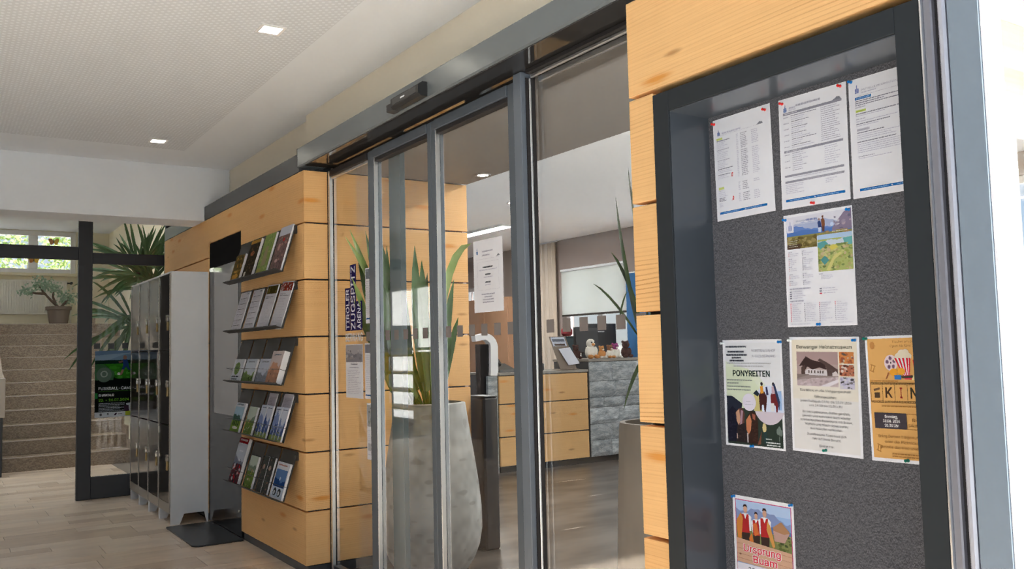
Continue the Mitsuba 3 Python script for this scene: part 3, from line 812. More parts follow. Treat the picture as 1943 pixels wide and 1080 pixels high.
def cover(w, h, kind, seed):
    p = Print(w, h, seed)
    W = (235, 236, 240)
    if kind == 'dark_brown':
        p.rect(0, 0, w, h, (62, 56, 46)); p.rect(0, 0, w, h * .09, (176, 132, 62)); p.ell(w * .45, h * .35, w * .2, h * .06, (150, 98, 70))
        p.dabs(0, h * .1, w, h, 60, 14, [(70, 64, 50), (48, 44, 38), (92, 84, 58), (110, 84, 60)]); p.rect(w * .1, h * .8, w * .3, h * .93, (214, 206, 190))
    elif kind == 'ochre':
        p.rect(0, 0, w, h, (98, 84, 52)); p.dabs(0, 0, w, h, 60, 16, [(150, 112, 52), (70, 66, 48), (176, 136, 70), (90, 88, 60)]); p.ell(w * .5, h * .8, w * .3, h * .1, (186, 138, 66))
    elif kind == 'green':
        p.rect(0, 0, w, h, (142, 162, 92)); p.dabs(0, 0, w, h, 110, 13, [(128, 156, 84), (154, 170, 100), (124, 148, 90), (168, 178, 112)])
        p.poly([(w * .35, h * .3), (w * .6, h * .3), (w * .72, h * .75), (w * .3, h * .78)], (160, 150, 116)); p.rect(w * .04, h * .82, w * .42, h * .98, (172, 158, 92))
    elif kind == 'mauve':
        p.rect(0, 0, w, h, (128, 106, 100)); p.rect(0, 0, w, h * .2, (212, 214, 220)); p.dabs(0, h * .22, w, h, 70, 14, [(120, 92, 92), (146, 118, 112), (100, 84, 84), (168, 132, 120)])
        p.ell(w * .3, h * .45, w * .1, h * .08, (190, 150, 140)); p.ell(w * .55, h * .3, w * .1, h * .04, (176, 58, 60)); p.ell(w * .35, h * .75, w * .12, h * .04, (206, 176, 168))
    elif kind.startswith('list'):
        p.rect(0, 0, w, h, (222, 220, 222)); p.text(w * .06, h * .12, 8, '', W) if False else None
        p.rect(w * .72, h * .03, w * .9, h * .06, (130, 130, 136))
        p.ell(w * .14, h * .08, 8, 6, (196, 128, 128))
        if kind == 'list':
            for i in range(6):
                p.greek(w * .1, h * (.15 + .135 * i), w * .75, 4, (86, 84, 90)); p.block(w * .1, h * (.18 + .135 * i), w * .6, 3, 7, 2, (172, 170, 176))
        else:
            top = (74, 66, 34) if kind == 'list_b' else (146, 62, 50)
            p.rect(w * .03, h * .02, w * .97, h * .2, top)
            p.dabs(w * .03, h * .02, w * .97, h * .2, 26, 12, [(96, 88, 40), (54, 52, 30), (130, 116, 60)] if kind == 'list_b' else [(206, 196, 190), (180, 60, 44), (110, 44, 40), (222, 214, 204)])
            p.block(w * .1, h * .26, w * .8, 2, 9, 4, (120, 118, 124)); p.block(w * .1, h * .36, w * .8, 16, 9.5, 2.2, (188, 186, 192))
    elif kind == 'map_green':
        p.rect(0, 0, w, h, (216, 220, 222)); p.ell(w * .45, h * .42, w * .28, h * .28, (112, 142, 78)); p.dabs(w * .2, h * .2, w * .7, h * .6, 14, 16, [(150, 168, 110), (84, 112, 66)])
        p.greek(w * .1, h * .74, w * .7, 10, (70, 76, 80)); p.greek(w * .1, h * .86, w * .6, 8, (90, 96, 100))
    elif kind in ('valley', 'valley_grey', 'sunset'):
        sky = {'valley': (206, 214, 220), 'valley_grey': (204, 210, 220), 'sunset': (214, 200, 194)}[kind]
        hill = {'valley': (104, 124, 74), 'valley_grey': (132, 138, 146), 'sunset': (168, 128, 104)}[kind]
        p.rect(0, 0, w, h, sky); p.mountains(0, 0, w, h, h * .72, h * .4, tuple(int(v * 1.2) for v in hill)); p.mountains(0, 0, w, h, h * .9, h * .35, hill)
        p.dabs(0, h * .7, w, h, 22, 12, [tuple(int(v * .7) for v in hill), hill, tuple(min(255, int(v * 1.15)) for v in hill)]); p.greek(w * .2, h * .1, w * .6, 7, (110, 116, 124))
    elif kind == 'castle':
        p.rect(0, 0, w, h, (170, 200, 214)); p.mountains(0, 0, w, h, h * .6, h * .3, (74, 104, 96)); p.rect(0, h * .62, w, h, (118, 146, 66))
        for x_ in (.2, .36, .55, .74):
            p.poly([(w * (x_ - .07), h * .78), (w * x_, h * .36), (w * (x_ + .07), h * .78)], (52, 78, 50))
        p.ell(w * .5, h * .86, w * .3, h * .05, (222, 220, 206)); p.rect(0, 0, w, h * .14, (226, 230, 234)); p.greek(w * .1, h * .04, w * .7, 9, (90, 110, 120))
    elif kind == 'blue':
        p.rect(0, 0, w, h, (206, 214, 226)); p.mountains(0, 0, w, h, h * .55, h * .42, (132, 150, 190)); p.mountains(0, 0, w, h, h * .78, h * .42, (64, 82, 132)); p.rect(0, h * .84, w, h, (136, 150, 84))
        p.dabs(0, h * .6, w, h * .95, 16, 10, [(46, 58, 92), (84, 104, 146), (150, 160, 96)]); p.greek(w * .15, h * .06, w * .7, 7, (120, 128, 144)); p.poly([(w * .45, h * .95), (w * .6, h * .95), (w * .56, h * .6), (w * .5, h * .6)], (196, 204, 214))
    elif kind == 'red':
        p.rect(0, 0, w, h, (196, 204, 214)); p.rect(0, 0, w, h * .12, (140, 34, 40)); p.greek(w * .12, h * .025, w * .76, 12, (226, 206, 206)); p.mountains(0, 0, w, h, h * .6, h * .25, (120, 126, 140)); p.rect(0, h * .6, w, h, (84, 60, 62))
        p.dabs(0, h * .58, w, h, 46, 16, [(168, 38, 48), (54, 56, 64), (206, 196, 196), (120, 40, 46), (40, 44, 50)]); p.ell(w * .6, h * .5, 10, 10, (236, 236, 240)); p.greek(w * .3, h * .28, w * .4, 8, (236, 236, 240))
    elif kind == 'meadow':
        p.rect(0, 0, w, h, (190, 202, 186)); p.mountains(0, 0, w, h, h * .5, h * .25, (120, 140, 120)); p.rect(0, h * .5, w, h, (104, 128, 62)); p.dabs(0, h * .4, w, h, 30, 10, [(190, 160, 110), (84, 110, 54), (150, 160, 92), (196, 190, 176)])
    elif kind == 'dark':
        p.rect(0, 0, w, h, (78, 80, 76)); p.dabs(0, 0, w, h, 50, 9, [(110, 100, 90), (60, 70, 62), (140, 110, 96), (54, 58, 56), (92, 104, 84)]); p.ell(w * .45, h * .3, w * .2, h * .07, (176, 150, 134))
    elif kind == 'sky':
        p.rect(0, 0, w, h, (228, 232, 238)); p.rect(w * .06, h * .2, w * .94, h * .95, (96, 132, 178)); p.mountains(w * .06, 0, w * .94, h * .7, h * .55, h * .2, (40, 74, 130)); p.rect(w * .06, h * .68, w * .94, h * .95, (206, 220, 232))
        for x_ in (.32, .68):
            p.ell(w * x_, h * .82, w * .13, h * .11, (52, 58, 66)); p.ell(w * (x_ - .02), h * .84, w * .07, h * .06, (200, 206, 210))
        p.ell(w * .5, h * .45, w * .06, h * .05, (190, 204, 220)); p.greek(w * .1, h * .06, w * .7, 9, (176, 126, 110))
    elif kind == 'card':
        p.rect(0, 0, w, h, (196, 192, 198)); p.rect(w * .12, h * .08, w * .88, h * .9, (178, 174, 182)); p.block(w * .16, h * .12, w * .68, 12, 9, 3, (150, 148, 158))
    return p


def brochure(k, yc, w, h, t, kind, label, cat_='brochure', back=0.0, lift=0.006, tilt=0.0):
    key = thing('brochure', label, cat_, 'leaflets in the wall racks')
    u, dn = UU.copy(), DN.copy()
    if tilt:
        c, s = math.cos(tilt), math.sin(tilt)
        u, dn = c * UU + s * DN, c * DN - s * UU
    o = rack_pt(k, yc + w / 2000, lift + h / 1000, back + t)
    part(key, 'pages', slab(o, u, dn, NN, w, h, t), PAGES)
    m_, c_ = cover(w, h, kind, k * 31 + int(yc * 100)).mesh(o, u, dn, NN)
    part(key, 'cover', m_, PRINT, color=c_)


SL = [4.957, 5.227, 5.497, 5.767]              # slot centres, the nearest first
brochure(0, SL[0], 205, 283, 0.010, 'mauve', 'thick mauve magazine with white top band in the topmost rack')
brochure(0, SL[1], 205, 270, 0.011, 'green', 'thick green meadow magazine in the topmost rack')
brochure(0, SL[2], 205, 262, 0.015, 'dark_brown', 'thick dark magazine with ochre top edge in the topmost rack')
brochure(0, SL[3], 200, 190, 0.014, 'ochre', 'short ochre and green booklet stack at the far end of the topmost rack')
brochure(1, SL[0], 210, 288, 0.004, 'list_c', 'white leaflet with red picture header at the near end of the second rack', tilt=0.05)
brochure(1, SL[1] - .01, 205, 284, 0.005, 'list_b', 'white leaflet with dark olive picture header in the second rack', tilt=0.03)
brochure(1, SL[2], 195, 270, 0.006, 'list', 'white printed list with black headings next to the olive-headed leaflet')
brochure(1, SL[3], 195, 270, 0.006, 'list', 'white printed list with black headings at the far end of the second rack')
brochure(2, SL[0] + .01, 195, 190, 0.034, 'sunset', 'very thick stack of reddish dusk leaflets at the near end of the middle rack')
brochure(2, SL[1], 215, 150, 0.012, 'valley_grey', 'grey mountain booklet beside the thick stack in the middle rack')
brochure(2, SL[2], 215, 150, 0.012, 'valley', 'pale booklet with green valley in the middle rack')
brochure(2, SL[3], 205, 150, 0.010, 'map_green', 'white booklet with green round picture at the far end of the middle rack')
brochure(3, SL[0] - .01, 160, 275, 0.003, 'card', 'tall pale grey card behind the near blue leaflets', back=0.001)
brochure(3, SL[1] - .01, 150, 272, 0.003, 'card', 'tall pale grey card behind the second pair of blue leaflets', back=0.001)
for yc, side in ((SL[0] - .055, 'right of the nearest pair'), (SL[0] + .055, 'left of the nearest pair'), (SL[1] - .055, 'right of the second pair'), (SL[1] + .055, 'left of the second pair')):
    brochure(3, yc, 103, 195, 0.010, 'blue', f'narrow leaflet with blue mountains in the fourth rack, {side}', back=0.006)
brochure(3, SL[2], 165, 175, 0.012, 'meadow', 'green meadow leaflet beside the blue ones in the fourth rack')
brochure(3, SL[3], 195, 190, 0.014, 'castle', 'leaflet with dark fir trees and pale sky at the far end of the fourth rack')
brochure(4, SL[0], 205, 205, 0.012, 'sky', 'white and blue leaflet at the near end of the lowest rack')
for yc, side in ((SL[1] - .055, 'right'), (SL[1] + .055, 'left')):
    brochure(4, yc, 103, 215, 0.010, 'dark', f'narrow dark leaflet with brown dabs in the lowest rack, {side} of the pair')
brochure(4, SL[2] - .01, 150, 195, 0.013, 'meadow', 'small green leaflet beside the red magazine in the lowest rack')
brochure(4, SL[3], 195, 286, 0.020, 'red', 'tall thick magazine with red title band at the far end of the lowest rack')

# ================================================================== GLAZED PARTITION, STAIR HALL
gp = struct('door', 'dark navy framed glazed partition in front of the stairs', 'glazed partition')
PY0, PY1 = 8.490, 8.545
part(gp, 'post', bx(1.062, 1.176, PY0, PY1, 0, 2.679, 0.003), NAVY)
part(gp, 'post', bx(-1.499, -1.40, PY0, PY1, 0, 2.679, 0.003), NAVY)
part(gp, 'post', bx(1.790, 1.86, PY0, PY1, 0, 2.679, 0.003), NAVY)
part(gp, 'transom', bx(1.1765, 1.7895, PY0, PY1, 2.062, 2.158, 0.003), NAVY)
part(gp, 'transom', bx(-1.3995, 1.0615, PY0, PY1, 2.092, 2.205, 0.003), NAVY)
part(gp, 'bottom_rail', bx(1.1765, 1.7895, PY0, PY1, 0.002, 0.19, 0.003), NAVY)
part(gp, 'side_panel', bx(1.8605, 2.80, PY0, PY1, 0, 2.679), NAVY)
yc_ = 8.5175
gpp = part(gp, 'pane', quad((1.176, yc_, 0.19), (1.79, yc_, 0.19), (1.79, yc_, 2.062), (1.176, yc_, 2.062)), PANE)
part(gp, 'pane', quad((1.176, yc_, 2.158), (1.79, yc_, 2.158), (1.79, yc_, 2.679), (1.176, yc_, 2.679)), PANE)
part(gp, 'pane', quad((-1.40, yc_, 2.205), (1.062, yc_, 2.205), (1.062, yc_, 2.679), (-1.40, yc_, 2.679)), PANE)
for k in range(5):
    part(gpp, 'safety_marking', bx(1.196 + 0.115 * k, 1.246 + 0.115 * k, yc_ - 0.003, yc_ - 0.001, 1.305, 1.355), BLACKPLASTIC)

p = Print(420, 586, 3)
p.rect(0, 0, 420, 586, (18, 24, 20))
p.rect(0, 0, 420, 110, (96, 124, 150)); p.poly([(0, 40), (420, 10), (420, 110), (0, 110)], (132, 156, 172)); p.poly([(60, 100), (250, 30), (420, 60), (420, 110), (0, 110)], (110, 138, 156))
p.rect(0, 84, 420, 124, (22, 44, 36)); p.rect(0, 116, 420, 250, (46, 116, 30)); p.dabs(0, 120, 420, 250, 60, 22, [(40, 104, 26), (58, 134, 38), (72, 150, 52), (34, 92, 24)])
p.poly([(0, 200), (120, 222), (240, 272), (420, 215), (420, 300), (0, 300)], (12, 18, 16)); p.poly([(0, 118), (70, 118), (160, 190), (150, 260), (0, 260)], (64, 104, 70)); p.ell(75, 212, 62, 66, (92, 112, 98)); p.ell(75, 205, 30, 30, (150, 162, 152), 18); p.ell(75, 205, 19, 19, (92, 112, 98), 18)
p.poly([(228, 78), (266, 78), (282, 150), (300, 178), (270, 172), (255, 140), (236, 176), (216, 172), (232, 130)], (34, 58, 106)); p.ell(246, 62, 16, 20, (146, 110, 92)); p.poly([(190, 96), (228, 88), (232, 102), (200, 112)], (120, 92, 80)); p.poly([(222, 168), (240, 172), (224, 212), (206, 222), (200, 214)], (140, 108, 92)); p.ell(196, 206, 13, 13, (206, 206, 200))
p.text(30, 345, 24, 'FUSSBALL-CAMP 2024', (228, 230, 230), True, width=372); p.rect(30, 356, 400, 359, (70, 130, 40))
p.text(32, 402, 20, 'EHRWALD', (228, 230, 230), True, width=126); p.text(32, 446, 22, '22. - 26.07.2024', (116, 178, 46), True, width=250)
p.rect(0, 370, 24, 420, (40, 120, 60))
p.block(32, 462, 220, 6, 13, 6, (168, 172, 178), 0.7); p.rect(30, 548, 250, 556, (60, 118, 40))
p.poly([(255, 470), (330, 462), (372, 480), (380, 540), (280, 540)], (190, 198, 206)); p.ell(322, 446, 17, 22, (146, 112, 96)); p.poly([(236, 490), (276, 486), (284, 540), (244, 540)], (60, 40, 60))
p.rect(0, 540, 420, 586, (206, 212, 212)); p.rect(252, 540, 372, 578, (176, 190, 60)); p.ell(50, 562, 10, 12, (86, 90, 92)); p.ell(108, 558, 8, 9, (110, 114, 116)); p.poly([(156, 570), (172, 550), (184, 554), (172, 572)], (60, 40, 66)); p.rect(192, 556, 226, 566, (150, 150, 156))
sheet('poster', 'dark green football camp poster on the glazed partition beside the lockers', 'poster', p, (1.205, yc_ - 0.004, 1.287), (1, 0, 0), (0, 0, -1), (0, -1, 0))

# ---- staircase
st = thing('staircase', 'brown granite staircase with eleven steps and edge glints painted pale', 'stairs')
SR, SG, SY = 0.1575, 0.295, 11.14
for k in range(1, 12):
    y0 = SY + SG * (k - 1)
    sp = part(st, 'step', bx(0.665, 1.968, y0, y0 + SG + 0.03 if k < 11 else 14.2, SR * (k - 1), SR * k - 0.004), GRANITE)
    part(sp, 'edge_glint', bx(0.665, 1.968, y0 - 0.004, y0 + 0.016, SR * k - 0.011, SR * k + 0.0005, 0.002), PALEGRANITE, label='step edge glint painted pale')  # pale strip paints the bright reflection along the step edge
    part(st, 'stringer_tile', bx(1.9685, 1.992, y0 - 0.02, y0 + SG - 0.0205, max(SR * (k - 1) - 0.1, 0), SR * k + 0.095), GRANITE)
part(st, 'landing', bx(-2.398, 2.349, 14.2005, 15.249, 1.55, SR * 11), GRANITE)
sa = thing('stair_parapet', 'sloping brown stone parapet along the left edge of the stairs', 'parapet')
g = Polygon([(10.92, 0.62), (10.92, 1.04), (11.25, 1.10), (14.2, 2.45), (14.2, 1.75), (11.25, 0.62)])
m = trimesh.creation.extrude_polygon(g, 0.13, engine='earcut')
v = m.vertices.copy()
m.vertices = np.stack([0.658 - v[:, 2], v[:, 0], v[:, 1]], 1)
m.fix_normals()
part(sa, 'sloping_slab', m, GRANITE)
part(sa, 'newel_block', bx(0.44, 0.660, 10.72, 10.919, 0.62, 1.04, 0.006), PALEGRANITE, label='paler end block')
part(sa, 'dark_void', bx(0.46, 0.640, 10.75, 14.1, 0.0, 0.6195), BLACKPLASTIC)  # black block stands in for the dark void under the parapet

rd = thing('radiator', 'cream ribbed panel radiator under the stair window', 'radiator')
ribs = [bx(-0.3, 1.745, 15.205, 15.235, 1.915, 2.445, 0.004)]
for i in range(58):
    xx = -0.28 + i * 0.0348
    ribs.append(bx(xx, xx + 0.019, 15.196, 15.2065, 1.945, 2.415, 0.004))
part(rd, 'panel', cat(*ribs), RADIATOR)
part(rd, 'valve', cat(tube([(1.745, 15.215, 2.40), (1.80, 15.215, 2.40)], 0.012), tube([(1.80, 15.215, 2.40), (1.80, 15.16, 2.40)], 0.022)), BLACKPLASTIC)
part(rd, 'pipe', tube([(1.80, 15.22, 2.40), (1.80, 15.22, 1.735)], 0.009), RADIATOR)
put(struct('trim', 'cream sill under the stair window', 'sill'), bx(-0.8, 1.92, 15.12, 15.2505, 2.505, 2.545, 0.004), HALLCREAM)

pt = thing('flower_pot', 'taupe plastic flower pot on the top step', 'pot')
PX, PYY, PZ = 1.53, 14.27, SR * 11
part(pt, 'pot', lathe([(0, 0), (0.118, 0), (0.125, 0.02), (0.150, 0.20), (0.170, 0.203), (0.174, 0.25), (0.166, 0.252), (0.160, 0.225), (0, 0.225)], PX, PYY, 40, PZ + 0.0005), PLASTICTAUPE, smooth=35)
part(pt, 'soil', lathe([(0, 0), (0.158, 0), (0.15, 0.008), (0, 0.012)], PX, PYY, 24, PZ + 0.2262), SOIL)
jp = thing('jade_plant', 'bushy jade plant with thick branches in the pot on the stairs', 'plant')
z0 = PZ + 0.24
br = [[(PX, PYY, z0), (PX - 0.10, PYY, z0 + 0.10), (PX - 0.21, PYY + 0.02, z0 + 0.24), (PX - 0.26, PYY, z0 + 0.32)], [(PX - 0.02, PYY, z0), (PX - 0.07, PYY + 0.05, z0 + 0.16), (PX - 0.06, PYY + 0.03, z0 + 0.27)],
      [(PX + 0.03, PYY, z0), (PX + 0.10, PYY - 0.03, z0 + 0.10), (PX + 0.14, PYY, z0 + 0.17)], [(PX - 0.18, PYY, z0 + 0.2), (PX - 0.30, PYY - 0.02, z0 + 0.20), (PX - 0.40, PYY, z0 + 0.23)]]
for b in br:
    part(jp, 'branch', tube(b, np.linspace(0.021, 0.009, len(b))), BARK, smooth=40)
jr = np.random.RandomState(4)
lv = []
disc = trimesh.creation.icosphere(subdivisions=0, radius=1.0)
for (cx, cz, rx, rz, n) in ((PX - 0.22, z0 + 0.33, 0.15, 0.10, 150), (PX - 0.07, z0 + 0.28, 0.13, 0.08, 90), (PX + 0.10, z0 + 0.14, 0.15, 0.10, 150), (PX - 0.41, z0 + 0.23, 0.10, 0.07, 80)):
    for i in range(n):
        q = jr.normal(0, 0.5, 3)
        m = disc.copy()
        m.apply_scale((0.020, 0.007, 0.014))
        m.apply_transform(trimesh.transformations.random_rotation_matrix(jr.rand(3)))
        m.apply_translation((cx + q[0] * rx, PYY + q[1] * 0.1, cz + q[2] * rz))
        lv.append(m)
part(jp, 'foliage', cat(*lv), JADE, kind='stuff')

for (cx, cz, s, lab) in ((1.557, 3.05, 0.055, 'orange butterfly ornament hanging in the stair window, upper one'), (1.287, 2.765, 0.060, 'orange butterfly ornament stuck low on the stair window mullion')):
    bf = thing('butterfly_ornament', lab, 'ornament', 'window butterflies')
    for sx in (-1, 1):
        wing = Polygon([(0, 0.1), (0.55 * sx, 0.85), (1.25 * sx, 0.75), (1.1 * sx, 0.1), (0.9 * sx, -0.25), (0.85 * sx, -0.75), (0.4 * sx, -0.8), (0, -0.25)]).buffer(0.08)
        m = trimesh.creation.extrude_polygon(wing, 0.05, engine='earcut')
        v = m.vertices * s
        m.vertices = np.stack([cx + v[:, 0] + 0.004 * sx, 15.262 - v[:, 2], cz + v[:, 1]], 1)
        m.fix_normals()
        part(bf, 'wing', m, PLUSHORANGE if sx < 0 else YELLOW)
    part(bf, 'body', tube([(cx, 15.257, cz - 0.8 * s), (cx, 15.257, cz + 0.8 * s)], [0.003, 0.006]), BLACKPLASTIC)

# ---- palm lily behind the partition
yk = thing('yucca_palm', 'large sword-leaved yucca behind the glass above the lockers', 'plant')
CR = [(1.80, 9.85, 2.12), (1.92, 9.70, 2.02), (1.72, 9.75, 1.62)]
for (cx, cy, cz), x0 in zip(CR, (2.02, 2.12, 2.04)):
    part(yk, 'cane', tube([(x0, 9.80, 0.44), (x0 + 0.02, 9.82, 1.0), (cx, cy, cz)], [0.035, 0.03, 0.024]), BARK, smooth=40)
yr = np.random.RandomState(12)
for ci, (cx, cy, cz) in enumerate(CR):
    for i in range((54, 40, 46)[ci]):
        az = yr.uniform(0, 2 * np.pi)
        el = np.radians(yr.uniform(-25, 80) if ci < 2 else yr.uniform(-65, 50))
        L = yr.uniform(0.48, 0.72)
        dvec = np.array([np.cos(az) * np.cos(el), np.sin(az) * np.cos(el) * 0.8, np.sin(el)])
        a = np.array([cx, cy, cz + yr.uniform(-0.12, 0.06)])
        mid = a + dvec * L * 0.55
        tip = a + dvec * L + np.array([0, 0, -yr.uniform(0.02, 0.16) * (1.0 if el < 0.9 else 0.2)])
        if max(mid[0], tip[0]) > 2.33 or min(mid[1], tip[1]) < 8.6 or tip[2] > 2.9:
            continue
        part(yk, 'leaf', blade([a, mid, tip], [0.016, 0.034, 0.036, 0.026, 0.004], normal=(0.2, -1, 0.3)), LEAF)
yp = thing('plant_tub', 'brown tub of the yucca behind the lockers', 'planter')
part(yp, 'tub', lathe([(0, 0), (0.16, 0), (0.20, 0.42), (0.22, 0.43), (0.22, 0.46), (0.20, 0.46), (0.195, 0.42), (0, 0.42)], 2.06, 9.80, 32), PLASTICTAUPE, smooth=35)
part(yp, 'soil', lathe([(0, 0), (0.19, 0), (0, 0.015)], 2.06, 9.80, 24, 0.4215), SOIL)

# ---- things of the hall that only the glass shows
ys = thing('yellow_shelf', 'yellow shelf with white parcels mirrored in the glass front', 'shelf')
for zz in (0.36, 0.62, 0.88, 1.14):
    part(ys, 'board', bx(-2.38, -2.0, 11.4, 13.0, zz, zz + 0.03), YELLOW)
for yy in (11.37, 13.0):
    part(ys, 'side', bx(-2.38, -2.0, yy, yy + 0.03, 0.0, 1.2), YELLOW)

# ================================================================== RECEPTION
DY = 7.325
rc = thing('reception_counter', 'reception counter of spruce boards with a split-stone block at its right end', 'counter')
part(rc, 'core', bx(4.70, 5.78, DY + 0.026, 7.95, 0.06, 0.955), ANTH)
DJ = [0.062, 0.3495, 0.672, 0.955]
for k in range(3):
    part(rc, 'plank', bx(4.672, 5.775, DY, DY + 0.0255, DJ[k] + 0.006, DJ[k + 1] - 0.006, 0.0015), DESKWOOD)
part(rc, 'worktop', bx(4.669, 5.782, DY - 0.01, 7.96, 0.957, 0.982, 0.003), TAUPEPLANTER)
part(rc, 'plinth', bx(4.70, 6.50, DY + 0.05, 7.9, 0.0, 0.0595), BLACKPLASTIC)
sb = part(rc, 'stone_block', bx(5.80, 6.60, DY + 0.012, 7.95, 0.062, 1.060), ANTH)
part(rc, 'stone_top', bx(5.79, 6.62, DY - 0.012, 7.96, 1.062, 1.090, 0.003), TAUPEPLANTER)


def rough_stone(x0, x1, z0, z1, y, seed):
    nx, nz = 7, 5
    gx, gz = np.meshgrid(np.linspace(x0, x1, nx), np.linspace(z0, z1, nz), indexing='ij')
    dep = 0.010 + 0.050 * meshkit.fbm(np.stack([gx * 9 + seed, gz * 14, gx * 0 + seed * 1.7], -1), 3, seed)
    edge = (np.minimum(np.minimum(gx - x0, x1 - gx), np.minimum(gz - z0, z1 - gz)) < 1e-6)
    dep = np.where(edge, dep * 0.35, dep)
    front = np.stack([gx, y - dep, gz], -1).reshape(-1, 3)
    v = np.vstack([front, [[x0, y, z0], [x1, y, z0], [x1, y, z1], [x0, y, z1]]])
    f = []
    for i in range(nx - 1):
        for j in range(nz - 1):
            a, b, c, d_ = i * nz + j, (i + 1) * nz + j, (i + 1) * nz + j + 1, i * nz + j + 1
            f += [(a, b, c), (a, c, d_)]
    B = nx * nz
    bot, top = [i * nz for i in range(nx)], [i * nz + nz - 1 for i in range(nx)]
    lef, rig = list(range(nz)), [(nx - 1) * nz + j for j in range(nz)]
    for e, (p0, p1) in ((bot, (B, B + 1)), (top, (B + 3, B + 2)), (lef, (B, B + 3)), (rig, (B + 1, B + 2))):
        for q in range(len(e) - 1):
            f.append((e[q], e[q + 1], p0 if q < len(e) // 2 else p1))
        f.append((e[len(e) // 2], p0, p1))
    m = trimesh.Trimesh(v, f, process=False)
    trimesh.repair.fix_normals(m)
    return m


sr_ = random.Random(21)
z = 0.064
k = 0
while z < 1.05:
    hgt = min(sr_.choice([0.13, 0.17, 0.20, 0.11]), 1.058 - z)
    if 1.058 - z - hgt < 0.07:
        hgt = 1.058 - z
    x = 5.80
    while x < 6.59:
        l = sr_.uniform(0.18, 0.42)
        x1 = min(x + l, 6.60)
        if 6.60 - x1 < 0.1:
            x1 = 6.60
        part(sb, 'stone', rough_stone(x + 0.002, x1 - 0.002, z + 0.002, z + hgt - 0.002, DY + 0.0115, k + 1), STONE if sr_.random() < 0.6 else STONE2)
        x = x1
        k += 1
    z += hgt

sl = thing('information_column', 'slim grey stone-look column with white curved head at the left end of the counter', 'column')
part(sl, 'column', bx(4.555, 4.665, 7.345, 7.44, 0.0, 0.955, 0.004), STONE)
arc = []
for a in np.linspace(0, 1, 14):
    arc.append((a,))
th = np.linspace(np.pi / 2, 0, 9)
cl = [(4.425, 1.325)] + [(4.53 + 0.11 * np.cos(t), 1.235 + 0.11 * np.sin(t)) for t in th] + [(4.635, 1.0), (4.632, 0.958)]
cl = np.array(cl)
wd = np.linspace(0.03, 0.045, len(cl))
tn = np.gradient(cl, axis=0)
tn /= np.linalg.norm(tn, axis=1, keepdims=True)
nrm2 = np.stack([-tn[:, 1], tn[:, 0]], 1)
poly = Polygon(np.vstack([cl + nrm2 * wd[:, None], (cl - nrm2 * wd[:, None])[::-1]])).buffer(0)
part(sl, 'head', xz_extrude(poly, 7.35, 7.43), WHITEGLOSS, smooth=30, label='white curved head')
part(sl, 'dark_panel', bx(4.448, 4.598, 7.385, 7.40, 0.62, 1.27, 0.003), BLACKGLASS, label='dark glass panel under the head')
part(sl, 'head_inlay', xz_extrude(Polygon([(4.645, 1.28), (4.675, 1.20), (4.69, 1.10), (4.672, 1.02), (4.668, 1.15)]), 7.36, 7.42), BLACKPLASTIC, label='black inlay')
bp_ = thing('black_pedestal', 'narrow black pedestal standing at the inner end of the spruce wall', 'pedestal')
part(bp_, 'body', bx(2.83, 2.935, 4.62, 4.80, 0.0, 0.925, 0.012), RUBBER)
part(bp_, 'top_plate', bx(2.832, 2.933, 4.622, 4.798, 0.9252, 0.935, 0.004), BLACKPLASTIC)

lh = thing('leaflet_holder', 'clear leaflet holder with a white leaflet on the wooden counter', 'leaflet holder')
o = np.array([5.415, 7.50, 1.335])
part(lh, 'back', slab(o, (1, 0, 0), np.array([0.05, -0.12, -0.34]) / 0.364, np.array([0, -0.94, 0.33]), 215, 365, 0.003), PLASTICTAUPE)
p = Print(180, 100, 4)
p.rect(0, 0, 180, 100, (206, 212, 220)); p.rect(10, 20, 170, 50, (110, 116, 124)); p.rect(10, 60, 170, 66, (150, 156, 160)); p.rect(20, 74, 160, 96, (84, 70, 62))
m, c = p.mesh(o + np.array([0.015, -0.004, -0.008]), (1, 0, 0), np.array([0.05, -0.12, -0.34]) / 0.364, np.array([0, -0.94, 0.33]))
part(lh, 'printed_header', m, PRINT, color=c)
part(lh, 'leaflet', slab(o + np.array([0.07, -0.075, -0.13]), (0.98, 0.02, 0.1), np.array([0.10, -0.07, -0.21]) / 0.243, np.array([0, -0.94, 0.33]), 150, 200, 0.006), PAPER, label='white leaflet')
part(lh, 'foot', bx(5.45, 5.70, 7.36, 7.50, 0.9825, 0.992, 0.003), PLASTICTAUPE)
ph = thing('desk_telephone', 'dark grey telephone on the left part of the counter', 'telephone')
part(ph, 'base', trimesh.convex.convex_hull(np.array([(x_, y_, z_) for x_ in (4.74, 4.93) for y_, z_ in ((7.42, 0.9825), (7.62, 0.9825), (7.62, 1.07), (7.42, 1.01))])), SENSORGREY)
part(ph, 'handset', tube([(4.76, 7.46, 1.06), (4.77, 7.50, 1.10), (4.77, 7.57, 1.11), (4.76, 7.61, 1.09)], [0.026, 0.02, 0.02, 0.026], 10), BLACKPLASTIC, smooth=40)
ct = thing('card_terminal', 'small grey card terminal beside the leaflet holder', 'card terminal')
part(ct, 'body', bx(5.20, 5.35, 7.50, 7.64, 0.9825, 1.06, 0.01), SENSORGREY)
part(ct, 'keypad', bx(5.215, 5.335, 7.495, 7.4995, 0.99, 1.03), RACKGREY)


def ell(c, r, sub=2):
    m = trimesh.creation.icosphere(subdivisions=sub)
    m.apply_scale(r)
    m.apply_translation(c)
    return m


